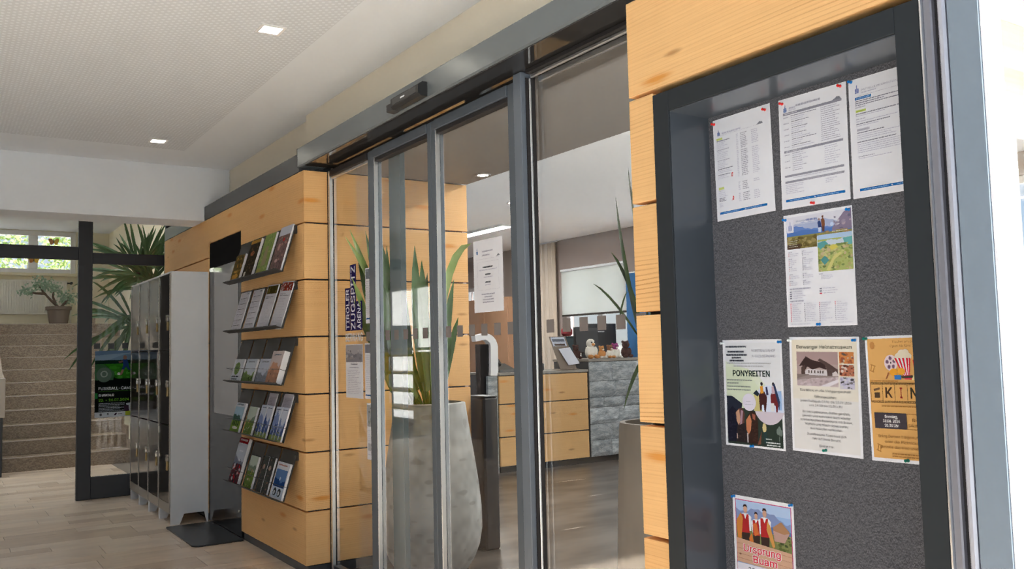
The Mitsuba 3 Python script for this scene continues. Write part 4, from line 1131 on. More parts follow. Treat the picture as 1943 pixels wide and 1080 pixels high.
def toy(name, label, x, y, z, s, body, head, extra, belly=None, ear=0.018):
    t = thing(name, label, 'plush toy', 'plush toys on the stone counter')
    part(t, 'body', union(ell((x, y, z + 0.07 * s), (0.06 * s, 0.055 * s, 0.075 * s)), ell((x - 0.055 * s, y - 0.02 * s, z + 0.08 * s), (0.025 * s, 0.025 * s, 0.05 * s)), ell((x + 0.055 * s, y - 0.02 * s, z + 0.08 * s), (0.025 * s, 0.025 * s, 0.05 * s))), body, smooth=50)
    part(t, 'head', union(ell((x, y - 0.01 * s, z + 0.165 * s), (0.05 * s, 0.048 * s, 0.048 * s)), ell((x - 0.04 * s, y, z + 0.205 * s - (0.018 - ear) * 2 * s), (ear * s,) * 3), ell((x + 0.04 * s, y, z + 0.205 * s - (0.018 - ear) * 2 * s), (ear * s,) * 3)), head, smooth=50)
    for sx in (-1, 1):
        part(t, 'eye', ell((x + sx * 0.02 * s, y - 0.055 * s, z + 0.175 * s), (0.009 * s,) * 3, 1), BLACKPLASTIC)
        part(t, 'foot', ell((x + sx * 0.04 * s, y - 0.06 * s, z + 0.022 * s), (0.028 * s, 0.04 * s, 0.022 * s)), extra, smooth=50)
    part(t, 'muzzle', ell((x, y - 0.052 * s, z + 0.152 * s), (0.02 * s, 0.02 * s, 0.015 * s)), belly or extra, smooth=50)


toy('plush_toy', 'white plush bird with dark eyes and orange feet on the stone counter', 5.90, 7.42, 1.0905, 1.0, PLUSHWHITE, PLUSHWHITE, PLUSHORANGE, ear=0.006)
toy('plush_toy', 'orange-brown plush animal sitting next to the white plush bird', 6.06, 7.43, 1.0905, 0.62, PLUSHORANGE, PLUSHORANGE, PLUSHWHITE)
toy('plush_toy', 'tan and white plush animal in the middle of the plush row', 6.15, 7.40, 1.0905, 0.66, PLUSHWHITE, PLUSHBROWN, PLUSHORANGE, PLUSHWHITE)
toy('plush_toy', 'white plush figure with purple head on the stone counter', 6.25, 7.43, 1.0905, 0.74, PLUSHWHITE, PLUSHPURPLE, PLUSHWHITE)
toy('plush_toy', 'dark brown plush animal at the right end of the plush row', 6.40, 7.43, 1.0905, 0.85, PLUSHDARK, PLUSHDARK, PLUSHDARK)
toy('plush_toy', 'low dark plush animal lying left of the white plush bird', 5.80, 7.55, 1.0905, 0.7, PLUSHDARK, PLUSHDARK, PLUSHDARK)

for i, (xc, yy, zc, w_, h_, lab) in enumerate(((6.36, 8.05, 1.30, 0.34, 0.30, 'black computer monitor behind the plush toys, left one'), (6.68, 8.15, 1.32, 0.42, 0.34, 'wider black computer monitor behind the plush toys, right one'))):
    mo = thing('monitor', lab, 'monitor', 'monitors behind the counter')
    part(mo, 'casing', bx(xc - w_ / 2, xc + w_ / 2, yy, yy + 0.045, zc - h_ / 2, zc + h_ / 2, 0.008), BLACKPLASTIC)
    part(mo, 'stand', cat(bx(xc - 0.03, xc + 0.03, yy + 0.0455, yy + 0.08, 0.76, zc - 0.02), bx(xc - 0.1, xc + 0.1, yy - 0.05, yy + 0.12, 0.7505, 0.762)), BLACKPLASTIC)
    if i:
        part(mo, 'rear_strip', bx(xc - 0.17, xc + 0.02, yy - 0.002, yy - 0.0002, zc + 0.07, zc + 0.083), PAPER, label='pale strip')
dk_ = thing('desk', 'work desk behind the stone counter', 'desk')
part(dk_, 'desktop', bx(5.2, 6.95, 7.97, 8.7, 0.72, 0.75, 0.004), DESKWOOD)
for xx in (5.25, 6.85):
    for yy in (8.02, 8.62):
        part(dk_, 'leg', bx(xx, xx + 0.05, yy, yy + 0.05, 0, 0.7195), ANTH)
ch = thing('office_chair', 'dark office chair with red cover behind the monitors', 'chair')
part(ch, 'backrest', bx(6.66, 6.98, 9.02, 9.10, 0.70, 1.36, 0.03), TEALGLASSY)
part(ch, 'cover', bx(6.76, 6.90, 9.0, 9.12, 1.362, 1.47, 0.03), DARKRED, label='dark red top')
part(ch, 'seat', bx(6.55, 7.05, 8.75, 9.05, 0.46, 0.54, 0.02), TEALGLASSY)
part(ch, 'column', tube([(6.8, 8.92, 0.06), (6.8, 8.92, 0.46)], 0.03), CHROME)
part(ch, 'base', cat(*[tube([(6.8, 8.92, 0.06), (6.8 + 0.26 * math.cos(a), 8.92 + 0.26 * math.sin(a), 0.02)], 0.02) for a in np.arange(5) * 2 * np.pi / 5 + 0.314]), BLACKPLASTIC)
part(ch, 'back_bracket', tube([(6.8, 9.03, 0.50), (6.8, 9.06, 0.80)], 0.02), BLACKPLASTIC)
bn = thing('blue_banner', 'narrow blue roll-up banner right of the reception window', 'banner')
part(bn, 'cloth', bx(7.08, 7.083, 7.72, 8.17, 0.08, 2.10), BLUEFABRIC)
part(bn, 'base', bx(7.02, 7.14, 7.70, 8.19, 0.0, 0.0795, 0.01), ALU)
part(bn, 'top_bar', bx(7.075, 7.088, 7.72, 8.17, 2.1005, 2.115), ALU)
cu = thing('curtain', 'beige curtain panel beside the reception window', 'curtain')
yyy = np.linspace(9.62, 10.10, 60)
xo = 7.10 + 0.018 * np.sin(yyy * 75)
V = np.array([(a, b, z_) for z_ in (0.02, 2.66) for a, b in zip(xo, yyy)] + [(a + 0.004, b, z_) for z_ in (0.02, 2.66) for a, b in zip(xo, yyy)])
n_ = len(yyy)
F = []
for i in range(n_ - 1):
    F += [(i, n_ + i, n_ + i + 1, i + 1), (2 * n_ + i, 2 * n_ + i + 1, 3 * n_ + i + 1, 3 * n_ + i)]
part(cu, 'cloth', (V, np.array(F)), BEIGE, smooth=True)
part(cu, 'rail', bx(7.085, 7.12, 9.6, 10.12, 2.6605, 2.6785), WHITE)
wp = thing('wardrobe', 'tall orange-brown wooden cupboard at the back of the reception', 'cupboard')
part(wp, 'carcass', bx(6.75, 7.148, 10.30, 11.55, 0.0, 1.95, 0.004), ORANGEWOOD)
for yy in (10.305, 10.93):
    dd = part(wp, 'door', bx(6.73, 6.7495, yy, yy + 0.61, 0.06, 1.93, 0.003), ORANGEWOOD)
    part(dd, 'knob', ell((6.722, yy + (0.56 if yy < 10.5 else 0.05), 1.0), (0.012,) * 3), CHROME, smooth=40)

# ---- lamps
for (cx, cy, lab) in ((1.243, 3.79, 'square recessed ceiling light in the lobby, nearer one'), (1.249, 6.17, 'square recessed ceiling light in the lobby, farther one')):
    dl = thing('ceiling_light', lab, 'ceiling light', 'square lobby ceiling lights')
    part(dl, 'frame', cat(bx(cx - 0.055, cx + 0.055, cy - 0.055, cy - 0.042, 2.6745, 2.6798), bx(cx - 0.055, cx + 0.055, cy + 0.042, cy + 0.055, 2.6745, 2.6798), bx(cx - 0.055, cx - 0.042, cy - 0.042, cy + 0.042, 2.6745, 2.6798), bx(cx + 0.042, cx + 0.055, cy - 0.042, cy + 0.042, 2.6745, 2.6798)), WHITEGLOSS)
    k_ = part(dl, 'diffuser', quad((cx - 0.042, cy - 0.042, 2.677), (cx - 0.042, cy + 0.042, 2.677), (cx + 0.042, cy + 0.042, 2.677), (cx + 0.042, cy - 0.042, 2.677)), WHITE)
    scene[k_]['emitter'] = lamp(9.0, (1, 0.95, 0.80))
for (cx, cy, zc, lab) in ((2.737, 4.42, 2.265, 'round recessed spot in the dark soffit behind the glass'), (4.83, 7.27, 2.68, 'round recessed spot in the white reception ceiling')):
    dl = thing('spot_light', lab, 'spot light', 'round reception spots')
    ring = lathe([(0.034, 0), (0.05, 0), (0.05, -0.006), (0.034, -0.004), (0.034, 0)], cx, cy, 28, zc - 0.0003)
    part(dl, 'ring', ring, ALU, smooth=35)
    a = np.arange(20) * 2 * np.pi / 20
    V = np.vstack([np.stack([cx + 0.033 * np.cos(a), cy + 0.033 * np.sin(a), a * 0 + zc - 0.003], 1), [[cx, cy, zc - 0.003]]])
    k_ = part(dl, 'bulb', (V, np.array([((i + 1) % 20, i, 20) for i in range(20)])), WHITE)
    scene[k_]['emitter'] = lamp(10.0, (1, 0.86, 0.6))
for (cx, cy, lab) in ((3.65, 3.75, 'unseen ceiling light added over the entrance side of the reception'), (5.1, 4.3, 'unseen ceiling light added to brighten the counter front')):
    rl = thing('linear_light', lab, 'ceiling light')  # two unseen lamps added to light the counter front
    part(rl, 'housing', bx(cx - 0.095, cx + 0.095, cy - 0.65, cy + 0.65, 2.655, 2.6795, 0.003), WHITEGLOSS)
    k_ = part(rl, 'diffuser', quad((cx - 0.08, cy - 0.63, 2.6545), (cx - 0.08, cy + 0.63, 2.6545), (cx + 0.08, cy + 0.63, 2.6545), (cx + 0.08, cy - 0.63, 2.6545)), WHITE)
    scene[k_]['emitter'] = lamp(20.0, (1, 0.98, 0.92))
rl = thing('linear_light', 'long white ceiling light in the reception seen above the notice on the glass', 'ceiling light')
part(rl, 'housing', bx(5.54, 5.73, 8.55, 9.85, 2.655, 2.6795, 0.003), WHITEGLOSS)
k_ = part(rl, 'diffuser', quad((5.555, 8.57, 2.6545), (5.555, 9.83, 2.6545), (5.715, 9.83, 2.6545), (5.715, 8.57, 2.6545)), WHITE)
scene[k_]['emitter'] = lamp(30.0, (1, 0.98, 0.92))

# ---- planters behind the glass
cpn = thing('concrete_planter', 'large bulging grey concrete planter behind the left glass door leaf', 'planter')
prof_ = [(0, 0), (0.155, 0), (0.195, 0.03), (0.235, 0.09), (0.262, 0.16), (0.278, 0.25), (0.276, 0.36), (0.262, 0.50), (0.238, 0.66), (0.212, 0.82), (0.197, 0.93), (0.175, 0.935), (0.17, 0.90), (0, 0.90)]
part(cpn, 'pot', lathe(prof_, 2.32, 4.36, 64, 0.0005), CONCRETE, smooth=35)
part(cpn, 'seam', tube([(2.32 - r * 0.42 - 0.0015, 4.36 - r * 0.908 - 0.001, z_) for r, z_ in prof_[3:11]], 0.0022, 6), RUBBER, label='vertical mould seam')
part(cpn, 'soil', lathe([(0, 0), (0.168, 0), (0, 0.02)], 2.32, 4.36, 24, 0.9012), SOIL)
sp_ = thing('broad_leaf_plant', 'lush broad-bladed green plant in the concrete planter', 'plant')
PC = np.array([2.32, 4.36, 0.905])
spec = [  # base x,y,z  mid  tip  width  pale
    ((2.16, 4.33, 1.10), (2.00, 4.30, 1.50), (1.815, 4.33, 1.835), 0.055, 1), ((2.15, 4.36, 1.10), (1.99, 4.36, 1.55), (1.863, 4.38, 1.88), 0.05, 1),
    ((2.17, 4.30, 1.05), (2.05, 4.28, 1.55), (1.932, 4.28, 1.985), 0.075, 0), ((2.19, 4.34, 1.15), (2.07, 4.33, 1.58), (1.98, 4.33, 1.93), 0.065, 0),
    ((2.18, 4.38, 1.05), (2.13, 4.38, 1.45), (2.141, 4.38, 1.945), 0.10, 0), ((2.24, 4.30, 1.05), (2.215, 4.29, 1.42), (2.205, 4.29, 1.80), 0.085, 0),
    ((2.28, 4.34, 1.00), (2.275, 4.33, 1.38), (2.262, 4.32, 1.724), 0.09, 0), ((2.33, 4.36, 1.05), (2.36, 4.35, 1.55), (2.385, 4.34, 2.0), 0.08, 0),
    ((2.38, 4.36, 1.20), (2.45, 4.34, 1.66), (2.575, 4.30, 1.83), 0.06, 1), ((2.36, 4.42, 1.0), (2.40, 4.42, 1.45), (2.44, 4.40, 1.85), 0.075, 0),
    ((2.26, 4.42, 1.0), (2.20, 4.44, 1.5), (2.17, 4.46, 1.90), 0.08, 0), ((2.32, 4.40, 1.0), (2.31, 4.40, 1.35), (2.33, 4.38, 1.66), 0.08, 0),
    ((2.22, 4.26, 1.0), (2.10, 4.22, 1.25), (1.99, 4.18, 1.42), 0.06, 0), ((2.25, 4.25, 1.0), (2.20, 4.20, 1.3), (2.12, 4.17, 1.52), 0.07, 0),
    ((2.36, 4.28, 0.98), (2.39, 4.24, 1.22), (2.42, 4.20, 1.40), 0.06, 0), ((2.30, 4.26, 0.98), (2.30, 4.22, 1.22), (2.31, 4.19, 1.50), 0.07, 0),
    ((2.20, 4.40, 1.0), (2.08, 4.42, 1.40), (2.02, 4.42, 1.72), 0.075, 0), ((2.24, 4.36, 1.0), (2.16, 4.33, 1.30), (2.06, 4.31, 1.62), 0.08, 0),
    ((2.06, 4.30, 1.15), (1.985, 4.28, 1.50), (1.905, 4.27, 1.86), 0.06, 0), ((2.08, 4.34, 1.05), (1.955, 4.33, 1.36), (1.845, 4.32, 1.62), 0.055, 1), ((2.05, 4.36, 1.2), (1.96, 4.36, 1.52), (1.90, 4.36, 1.76), 0.06, 0),
    ((2.09, 4.31, 1.1), (2.01, 4.29, 1.45), (1.96, 4.28, 1.90), 0.07, 0), ((2.07, 4.28, 0.98), (1.99, 4.24, 1.22), (1.955, 4.22, 1.55), 0.06, 0), ((2.10, 4.38, 1.0), (1.98, 4.39, 1.30), (1.89, 4.40, 1.50), 0.055, 1),
    ((2.16, 4.28, 1.0), (2.04, 4.24, 1.30), (1.975, 4.22, 1.60), 0.085, 0), ((2.15, 4.34, 1.2), (2.03, 4.32, 1.55), (1.99, 4.31, 1.86), 0.085, 0), ((2.13, 4.38, 1.1), (2.00, 4.40, 1.45), (1.93, 4.41, 1.74), 0.07, 0),
    ((2.18, 4.24, 0.97), (2.08, 4.18, 1.15), (2.03, 4.15, 1.33), 0.065, 0), ((2.21, 4.32, 1.0), (2.12, 4.29, 1.42), (2.10, 4.28, 1.78), 0.09, 0), ((2.34, 4.30, 1.0), (2.34, 4.27, 1.32), (2.36, 4.25, 1.72), 0.08, 0),
    ((2.38, 4.34, 1.0), (2.41, 4.33, 1.30), (2.46, 4.31, 1.62), 0.075, 0), ((2.27, 4.22, 0.96), (2.24, 4.16, 1.12), (2.22, 4.13, 1.30), 0.06, 0), ((2.14, 4.33, 1.02), (2.07, 4.29, 1.22), (1.97, 4.26, 1.42), 0.07, 0),
    ((2.19, 4.36, 1.0), (2.10, 4.36, 1.35), (2.07, 4.36, 1.80), 0.09, 0), ((2.31, 4.28, 0.97), (2.33, 4.22, 1.12), (2.37, 4.18, 1.27), 0.06, 0)]
for i, (a, b, c_, w_, pale) in enumerate(spec):
    a2 = np.array(a)
    stem0 = PC + (a2 - PC) * np.array([0.55, 0.55, 0]) + np.array([0, 0, -0.005])
    lf = part(sp_, 'leaf', blade([a, b, c_], [w_ * 0.35, w_ * 0.9, w_, w_ * 0.85, 0.004], normal=(0.35, -1, 0.1)), LEAF3 if pale else LEAF2, smooth=True)
    part(lf, 'stalk', tube([stem0, (stem0 + a2) / 2 + np.array([0, 0, 0.01]), a2], [0.009, 0.008, 0.006], 6), LEAF2, smooth=40)

tp2 = thing('tall_planter', 'tall taupe planter at the right edge of the glass pane beside the boards', 'planter')
part(tp2, 'pot', lathe([(0, 0), (0.185, 0), (0.20, 0.05), (0.203, 0.30), (0.192, 0.60), (0.178, 0.90), (0.175, 0.925), (0.155, 0.925), (0.15, 0.89), (0, 0.89)], 2.395, 2.56, 56, 0.0005), TAUPEPLANTER, smooth=35)
part(tp2, 'soil', lathe([(0, 0), (0.149, 0), (0, 0.015)], 2.395, 2.56, 24, 0.8912), SOIL)
dp = thing('dracaena', 'dark sword-leaved plant in the tall taupe planter', 'plant')
part(dp, 'cane', tube([(2.36, 2.56, 0.89), (2.34, 2.555, 1.10), (2.33, 2.55, 1.30)], [0.018, 0.016, 0.013]), BARK, smooth=40)
for pts, w_ in (([(2.31, 2.55, 1.12), (2.21, 2.54, 1.50), (2.157, 2.53, 1.793)], 0.060), ([(2.30, 2.55, 1.25), (2.22, 2.54, 1.45), (2.125, 2.53, 1.578)], 0.050), ([(2.31, 2.55, 1.20), (2.15, 2.53, 1.37), (2.012, 2.50, 1.452)], 0.020),
                ([(2.155, 2.53, 1.30), (2.165, 2.525, 1.37), (2.194, 2.52, 1.435)], 0.022), ([(2.31, 2.55, 1.20), (2.215, 2.53, 1.10), (2.136, 2.50, 0.986)], 0.030), ([(2.33, 2.55, 1.28), (2.275, 2.545, 1.55), (2.247, 2.54, 1.86)], 0.045),
                ([(2.34, 2.55, 1.28), (2.36, 2.56, 1.6), (2.40, 2.57, 1.90)], 0.05), ([(2.34, 2.55, 1.26), (2.45, 2.56, 1.5), (2.55, 2.57, 1.62)], 0.05), ([(2.34, 2.56, 1.22), (2.40, 2.62, 1.5), (2.46, 2.70, 1.72)], 0.05), ([(2.33, 2.55, 1.26), (2.26, 2.545, 1.72), (2.225, 2.53, 1.905)], 0.03)):
    part(dp, 'leaf', blade(pts, [w_ * 0.5, w_ * 0.95, w_, w_ * 0.7, 0.003], normal=(0.7, -1, 0.1)), LEAF4, smooth=True)

# ================================================================== OUTSIDE
cn = thing('canopy', 'pale timber canopy over the entrance seen at the right edge', 'canopy')
part(cn, 'ceiling_board', bx(1.951, 9.0, 0.2, 2.7495, 2.68, 2.72), OUTWHITE)
for k in range(7):
    yy = 0.35 + 0.335 * k
    part(cn, 'joist', bx(1.951, 9.0, yy, yy + 0.11, 2.52, 2.6795, 0.004), LARCH)
part(cn, 'post', bx(8.85, 8.97, 0.25, 0.34, -0.03, 2.6795, 0.006), LARCH)
fb = thing('flower_box', 'flower box with red geraniums on the outside window right of the door frame', 'flower box')
part(fb, 'box', bx(5.62, 6.98, 2.56, 2.749, 0.72, 0.86, 0.006), LARCH)
fr_ = np.random.RandomState(3)
part(fb, 'blossoms', cat(*[ell((fr_.uniform(5.64, 6.96), fr_.uniform(2.56, 2.73), fr_.uniform(0.88, 1.10)), (0.035,) * 3, 1) for _ in range(45)]), PETAL, kind='stuff')
part(fb, 'leaves', cat(*[ell((fr_.uniform(5.62, 6.98), fr_.uniform(2.57, 2.74), fr_.uniform(0.85, 1.02)), (0.04, 0.03, 0.02), 1) for _ in range(60)]), LEAF2, kind='stuff')
nh = struct('added_house', 'added white house facade that whitens the reflection in the left door leaf', 'facade')  # house added only to whiten the reflection in the glass
hw = T().translate((-15.5, 36.0, 0)).rotate((0, 0, 1), -63)
for nm, ms, mm in (('wall', bx(-3, 3, -9, 9, -0.03, 6.2), OUTWHITE), ('roof', trimesh.convex.convex_hull(np.array([(x_, y_, z_) for y_ in (-9.6, 9.6) for x_, z_ in ((-3.7, 6.2), (3.7, 6.2), (0, 8.4))])), TAUPE)):
    k_ = part(nh, nm, ms, mm)
    scene[k_]['to_world'] = hw
for yy in (-7, -4.2, -1.4, 1.4, 4.2, 7):
    for zz in (1.0, 3.8):
        k_ = part(nh, 'window', bx(2.98, 3.03, yy - 0.5, yy + 0.5, zz, zz + 1.3), SENSORGREY)
        scene[k_]['to_world'] = hw
tr_ = np.random.RandomState(8)
for i in range(7):
    cx, cy, cz, r = -6.5 + i * 2.9, 25 + 1.5 * (i % 2), 3.7 + tr_.uniform(-.3, .5), 1.4 + 0.03 * i
    t = thing('tree', 'bright green tree outside behind the stair window', 'tree', 'trees outside the stair window')
    part(t, 'trunk', tube([(cx, cy, -0.03), (cx, cy, cz)], [0.22, 0.12]), BARK)
    ms = []
    for j in range(2600):
        q = tr_.normal(size=3)
        q = q / np.linalg.norm(q) * r * tr_.uniform(0.55, 1.0)
        n1 = tr_.normal(size=3)
        n1 /= np.linalg.norm(n1)
        n2 = np.cross(n1, tr_.normal(size=3))
        n2 /= np.linalg.norm(n2)
        c0 = np.array([cx, cy, cz]) + q
        s = tr_.uniform(0.04, 0.085)
        ms.append((np.array([c0 - n1 * s, c0 - n2 * s * .6, c0 + n1 * s, c0 + n2 * s * .6]), np.array([[0, 1, 2], [0, 2, 3]]) + 4 * j))
    part(t, 'foliage', (np.vstack([a for a, b in ms]), np.vstack([b for a, b in ms])), TREELEAF, kind='stuff')

# ================================================================== NOTICES ON THE BOARD
XB = 1.8945


def emblem(p, x, y, s, col=(84, 104, 160)):
    p.rect(x + 4 * s, y, x + 6 * s, y + 9 * s, col)
    p.poly([(x + 3.6 * s, y + 3 * s), (x + 5 * s, y - 2.5 * s), (x + 6.4 * s, y + 3 * s)], col)
    p.rect(x, y + 8 * s, x + 10 * s, y + 19 * s, col)
    p.rect(x + 4.7 * s, y + 9 * s, x + 5.3 * s, y + 19 * s, (214, 218, 230))
    for a in (1.6, 6.6):
        for b in (10.5, 14.5):
            p.rect(x + a * s, y + b * s, x + (a + 1.6) * s, y + (b + 2) * s, (168, 180, 212))


def ridge(p, x, y, w):
    p.poly([(x, y), (x + w * .3, y - w * .12), (x + w * .55, y - w * .32), (x + w * .7, y - w * .22), (x + w * .82, y - w * .26), (x + w, y)], (128, 130, 138))


def footer(p, y, x0=12, x1=198):
    p.rect(x0, y, x1, y + 6.5, (34, 104, 168))
    p.greek(x0 + 12, y + 2.4, (x1 - x0) * .36, 1.7, (150, 186, 216))
    p.greek(x0 + (x1 - x0) * .54, y + 2.4, (x1 - x0) * .36, 1.7, (150, 186, 216))
    p.poly([(103, y + 5), (106, y + 1), (108, y + 3), (110, y + 5)], (226, 232, 240))


def on_board(name, label, cat_, p, y, z, t, group=None):
    c, s = math.cos(t), math.sin(t)
    return sheet(name, label, cat_, p, (XB - 0.0002, y, z), (0, -c, s), (0, -s, -c), (-1, 0, 0), group, t=0.0003)


G1, G2, G3 = (194, 194, 204), (172, 172, 183), (134, 134, 146)
p = Print(210, 297, 11)
emblem(p, 16, 32, .9); p.greek(33, 42, 70, 4.5, G1); p.rect(28, 49, 160, 49.7, (190, 190, 198)); ridge(p, 158, 49, 26)
p.rect(11, 56, 34, 62, (196, 208, 122)); p.greek(12, 63.5, 50, 2.4, G3); p.block(12, 69, 44, 4, 5, 1.5, G1)
for yy, n in ((90, 5), (121, 4)):
    p.greek(12, yy, 46, 2.2, G2); p.block(12, yy + 5, 40, n, 5, 1.5, G1)
p.greek(12, 146, 58, 2.4, G3); p.block(12, 151.5, 54, 2, 5, 1.6, G1); p.greek(12, 163, 46, 2.2, G3); p.block(12, 168, 44, 2, 5, 1.5, G1)
for yy in (163, 231):
    p.poly([(58, yy + 12), (61, yy + 11), (63.5, yy), (68, yy + 2), (67, yy + 12), (63.5, yy + 12.5), (66, yy + 5), (64, yy + 4), (62, yy + 13)], (204, 62, 72))
p.rect(12, 200, 32, 207, (204, 214, 132)); p.block(12, 210, 32, 4, 5.2, 1.5, G1); p.block(12, 231, 26, 3, 4, 2.2, G3); p.block(12, 247, 24, 3, 4, 1.5, G1)
for x_, w_ in ((86, 8), (101, 26), (141, 26)):
    for yy, n in ((58, 6), (88, 3), (106, 5), (131, 10), (196, 5), (228, 5)):
        if x_ == 141 and yy in (88, 196):
            n = 2
        p.block(x_, yy, w_, n, 5.2, 1.9, G1 if x_ != 101 else (156, 156, 166), 0.7)
footer(p, 272, 12, 184)
on_board('notice_sheet', 'white timetable notice with red pins, leftmost of the top row on the felt', 'notice', p, 1.7768, 1.8727, 0.0113)

p = Print(210, 297, 12)
emblem(p, 16, 18, 1.0, (92, 122, 172)); p.greek(34, 26, 20, 5, G1); p.greek(56, 23, 78, 5.2, G2); p.greek(34, 33, 24, 2.5, G1); ridge(p, 168, 39, 26)
p.rect(14, 39, 196, 45.5, (146, 146, 156)); p.greek(20, 41, 40, 2.2, (206, 206, 212))
for i in range(17):
    yy = 49 + i * 5.3
    if i % 3 == 0:
        p.greek(15, yy + 2, 17, 2, G2)
    p.greek(40, yy, 86, 1.8, G1 if i % 3 else G3, p.r.uniform(.25, .95)); p.greek(133, yy, 58, 1.8, G2, p.r.uniform(.6, 1))
p.rect(14, 141, 196, 147, (146, 146, 156)); p.greek(20, 143, 50, 2.2, (206, 206, 212))
for i in range(9):
    yy = 150 + i * 5.6
    if i % 3 == 0:
        p.greek(15, yy + 2, 17, 2, G2)
    p.greek(40, yy, 52, 2, G1 if i % 2 else G2, p.r.uniform(.5, 1)); p.greek(140, yy + 1, 50, 1.6, G1, p.r.uniform(.4, 1))
p.rect(14, 207, 196, 212.5, (150, 150, 160)); p.greek(40, 215, 130, 1.8, G1); p.rect(14, 223, 196, 228.5, (150, 150, 160)); p.rect(68, 224.5, 190, 227, (176, 176, 184))
p.block(15, 232, 70, 6, 4.6, 1.7, G1); p.block(140, 234, 44, 3, 4.6, 1.6, G1); footer(p, 272, 14, 196)
on_board('notice_sheet', 'white programme notice with grey bars, middle of the top row on the felt', 'notice', p, 1.5375, 1.8731, -0.0124)

p = Print(210, 297, 13)
emblem(p, 18, 17, 1.05, (110, 120, 168)); p.text(36, 33, 4.6, 'AKTUELLE INFORMATION BERGBAHNEN', G2, width=150); p.greek(36, 36.5, 40, 2.8, G1); p.rect(30, 44, 196, 44.7, (180, 180, 190))
p.rect(17, 47, 62, 53.5, (58, 116, 172)); p.greek(20, 49.2, 38, 2, (150, 182, 214))
for yy, f, c_ in ((56, 1, G3), (61, .45, G3), (66, 1, G3), (71.5, .16, G2)):
    p.greek(17, yy, 176, 2.3, c_, f)
p.rect(18, 79, 46, 85, (190, 204, 110)); p.greek(20, 81, 22, 2, (150, 166, 80)); p.greek(18, 88, 176, 2.5, G3); p.greek(18, 93, 80, 1.8, G1); p.greek(18, 101, 26, 2, G2); p.greek(18, 107, 112, 1.8, G1); p.greek(18, 113, 92, 2.3, G3); p.greek(18, 118, 62, 1.8, G1)
p.rect(19, 126, 54, 132, (186, 186, 194)); p.greek(21, 128, 30, 2, G2); p.greek(19, 135, 74, 2.3, G3); p.block(19, 141, 160, 3, 5, 1.8, G1)
p.greek(19, 158, 104, 2.4, G3); p.block(19, 164, 168, 5, 5, 1.8, G1); p.greek(20, 194, 44, 2.2, G2); p.greek(20, 199, 90, 1.8, G1); footer(p, 274, 20, 204)
on_board('notice_sheet', 'white notice with blue and green title tags, right end of the top row', 'notice', p, 1.3209, 1.8684, -0.0085)

p = Print(210, 297, 14)
p.rect(9, 7, 207, 58, (216, 216, 222)); p.mountains(9, 7, 207, 60, 40, 18, (170, 180, 206), 11); p.mountains(9, 7, 207, 62, 52, 20, (104, 134, 190), 13); p.poly([(9, 62), (9, 52), (60, 44), (120, 50), (207, 44), (207, 62)], (86, 122, 182))
p.poly([(150, 50), (168, 30), (186, 12), (207, 4), (207, 56), (150, 58)], (136, 124, 144)); p.dabs(155, 20, 206, 54, 16, 6, [(150, 140, 156), (112, 106, 128), (176, 160, 168), (196, 190, 196)])
p.rect(9, 58, 207, 66, (138, 134, 84)); p.rect(9, 62, 103, 92, (122, 112, 66)); p.dabs(9, 60, 103, 92, 50, 7, [(140, 126, 76), (104, 92, 54), (150, 138, 92), (92, 78, 50), (166, 150, 100)]); p.rect(9, 80, 50, 92, (84, 66, 52)); p.dabs(110, 55, 207, 66, 24, 5, [(150, 140, 84), (120, 112, 64), (166, 136, 96)])
p.poly([(107, 30), (112, 26), (117, 30), (119, 44), (114, 52), (109, 44)], (56, 70, 116)); p.poly([(108, 44), (118, 44), (117, 56), (109, 56)], (196, 206, 226)); p.ell(112, 23, 2.6, 3, (172, 138, 118))
p.poly([(118, 24), (124, 20), (129, 26), (129, 40), (124, 48), (119, 40)], (126, 82, 58)); p.poly([(119, 42), (128, 42), (127, 56), (121, 56)], (96, 70, 70)); p.ell(123, 17, 2.8, 3.2, (104, 70, 58)); p.ell(150, 40, 5, 5, (196, 210, 232))
p.rect(10, 13, 32, 48, (222, 222, 230)); emblem(p, 15, 20, 1.2, (162, 170, 200)); p.greek(40, 18, 36, 4, (186, 190, 204)); p.greek(72, 17, 34, 5, (132, 142, 178)); p.greek(40, 26, 66, 2.6, (192, 198, 212))
for i in range(4):
    p.greek(14, 70 + i * 5, 30, 1.6, (190, 186, 164))
p.greek(150, 58, 44, 1.8, (220, 216, 190))
p.rect(105, 64, 207, 158, (168, 178, 108)); p.rect(105, 64, 207, 76, (176, 202, 224)); p.mountains(105, 64, 207, 92, 86, 14, (196, 208, 214), 12); p.poly([(105, 84), (128, 80), (140, 92), (124, 104), (105, 100)], (92, 158, 156)); p.poly([(180, 78), (207, 76), (207, 96), (186, 96)], (106, 172, 168))
p.dabs(105, 90, 207, 157, 150, 6, [(150, 160, 86), (186, 190, 120), (198, 194, 134), (124, 142, 84), (174, 164, 112), (108, 124, 74), (196, 178, 140), (160, 176, 98)]); p.poly([(138, 96), (160, 92), (166, 100), (146, 106)], (206, 194, 92)); p.poly([(112, 128), (126, 118), (138, 130), (124, 142)], (86, 146, 140)); p.poly([(128, 156), (150, 122), (170, 112), (176, 116), (154, 130), (140, 157)], (204, 198, 126))
for x_ in (12, 56):
    for yy, n in ((99, 2), (117, 3), (138, 2), (158, 2), (176, 2)):
        p.greek(x_, yy, 12, 2, G2); p.block(x_ + 5, yy + 5, 30, n, 5, 1.4, G1)
        for j in range(n):
            p.rect(x_, yy + 5 + 5 * j, x_ + 3, yy + 7 + 5 * j, (206, 150, 156) if x_ < 50 else G3)
p.greek(106, 163, 12, 1.8, G2); p.block(112, 168, 36, 3, 4, 1.3, G1); p.greek(12, 196, 66, 3, G2)
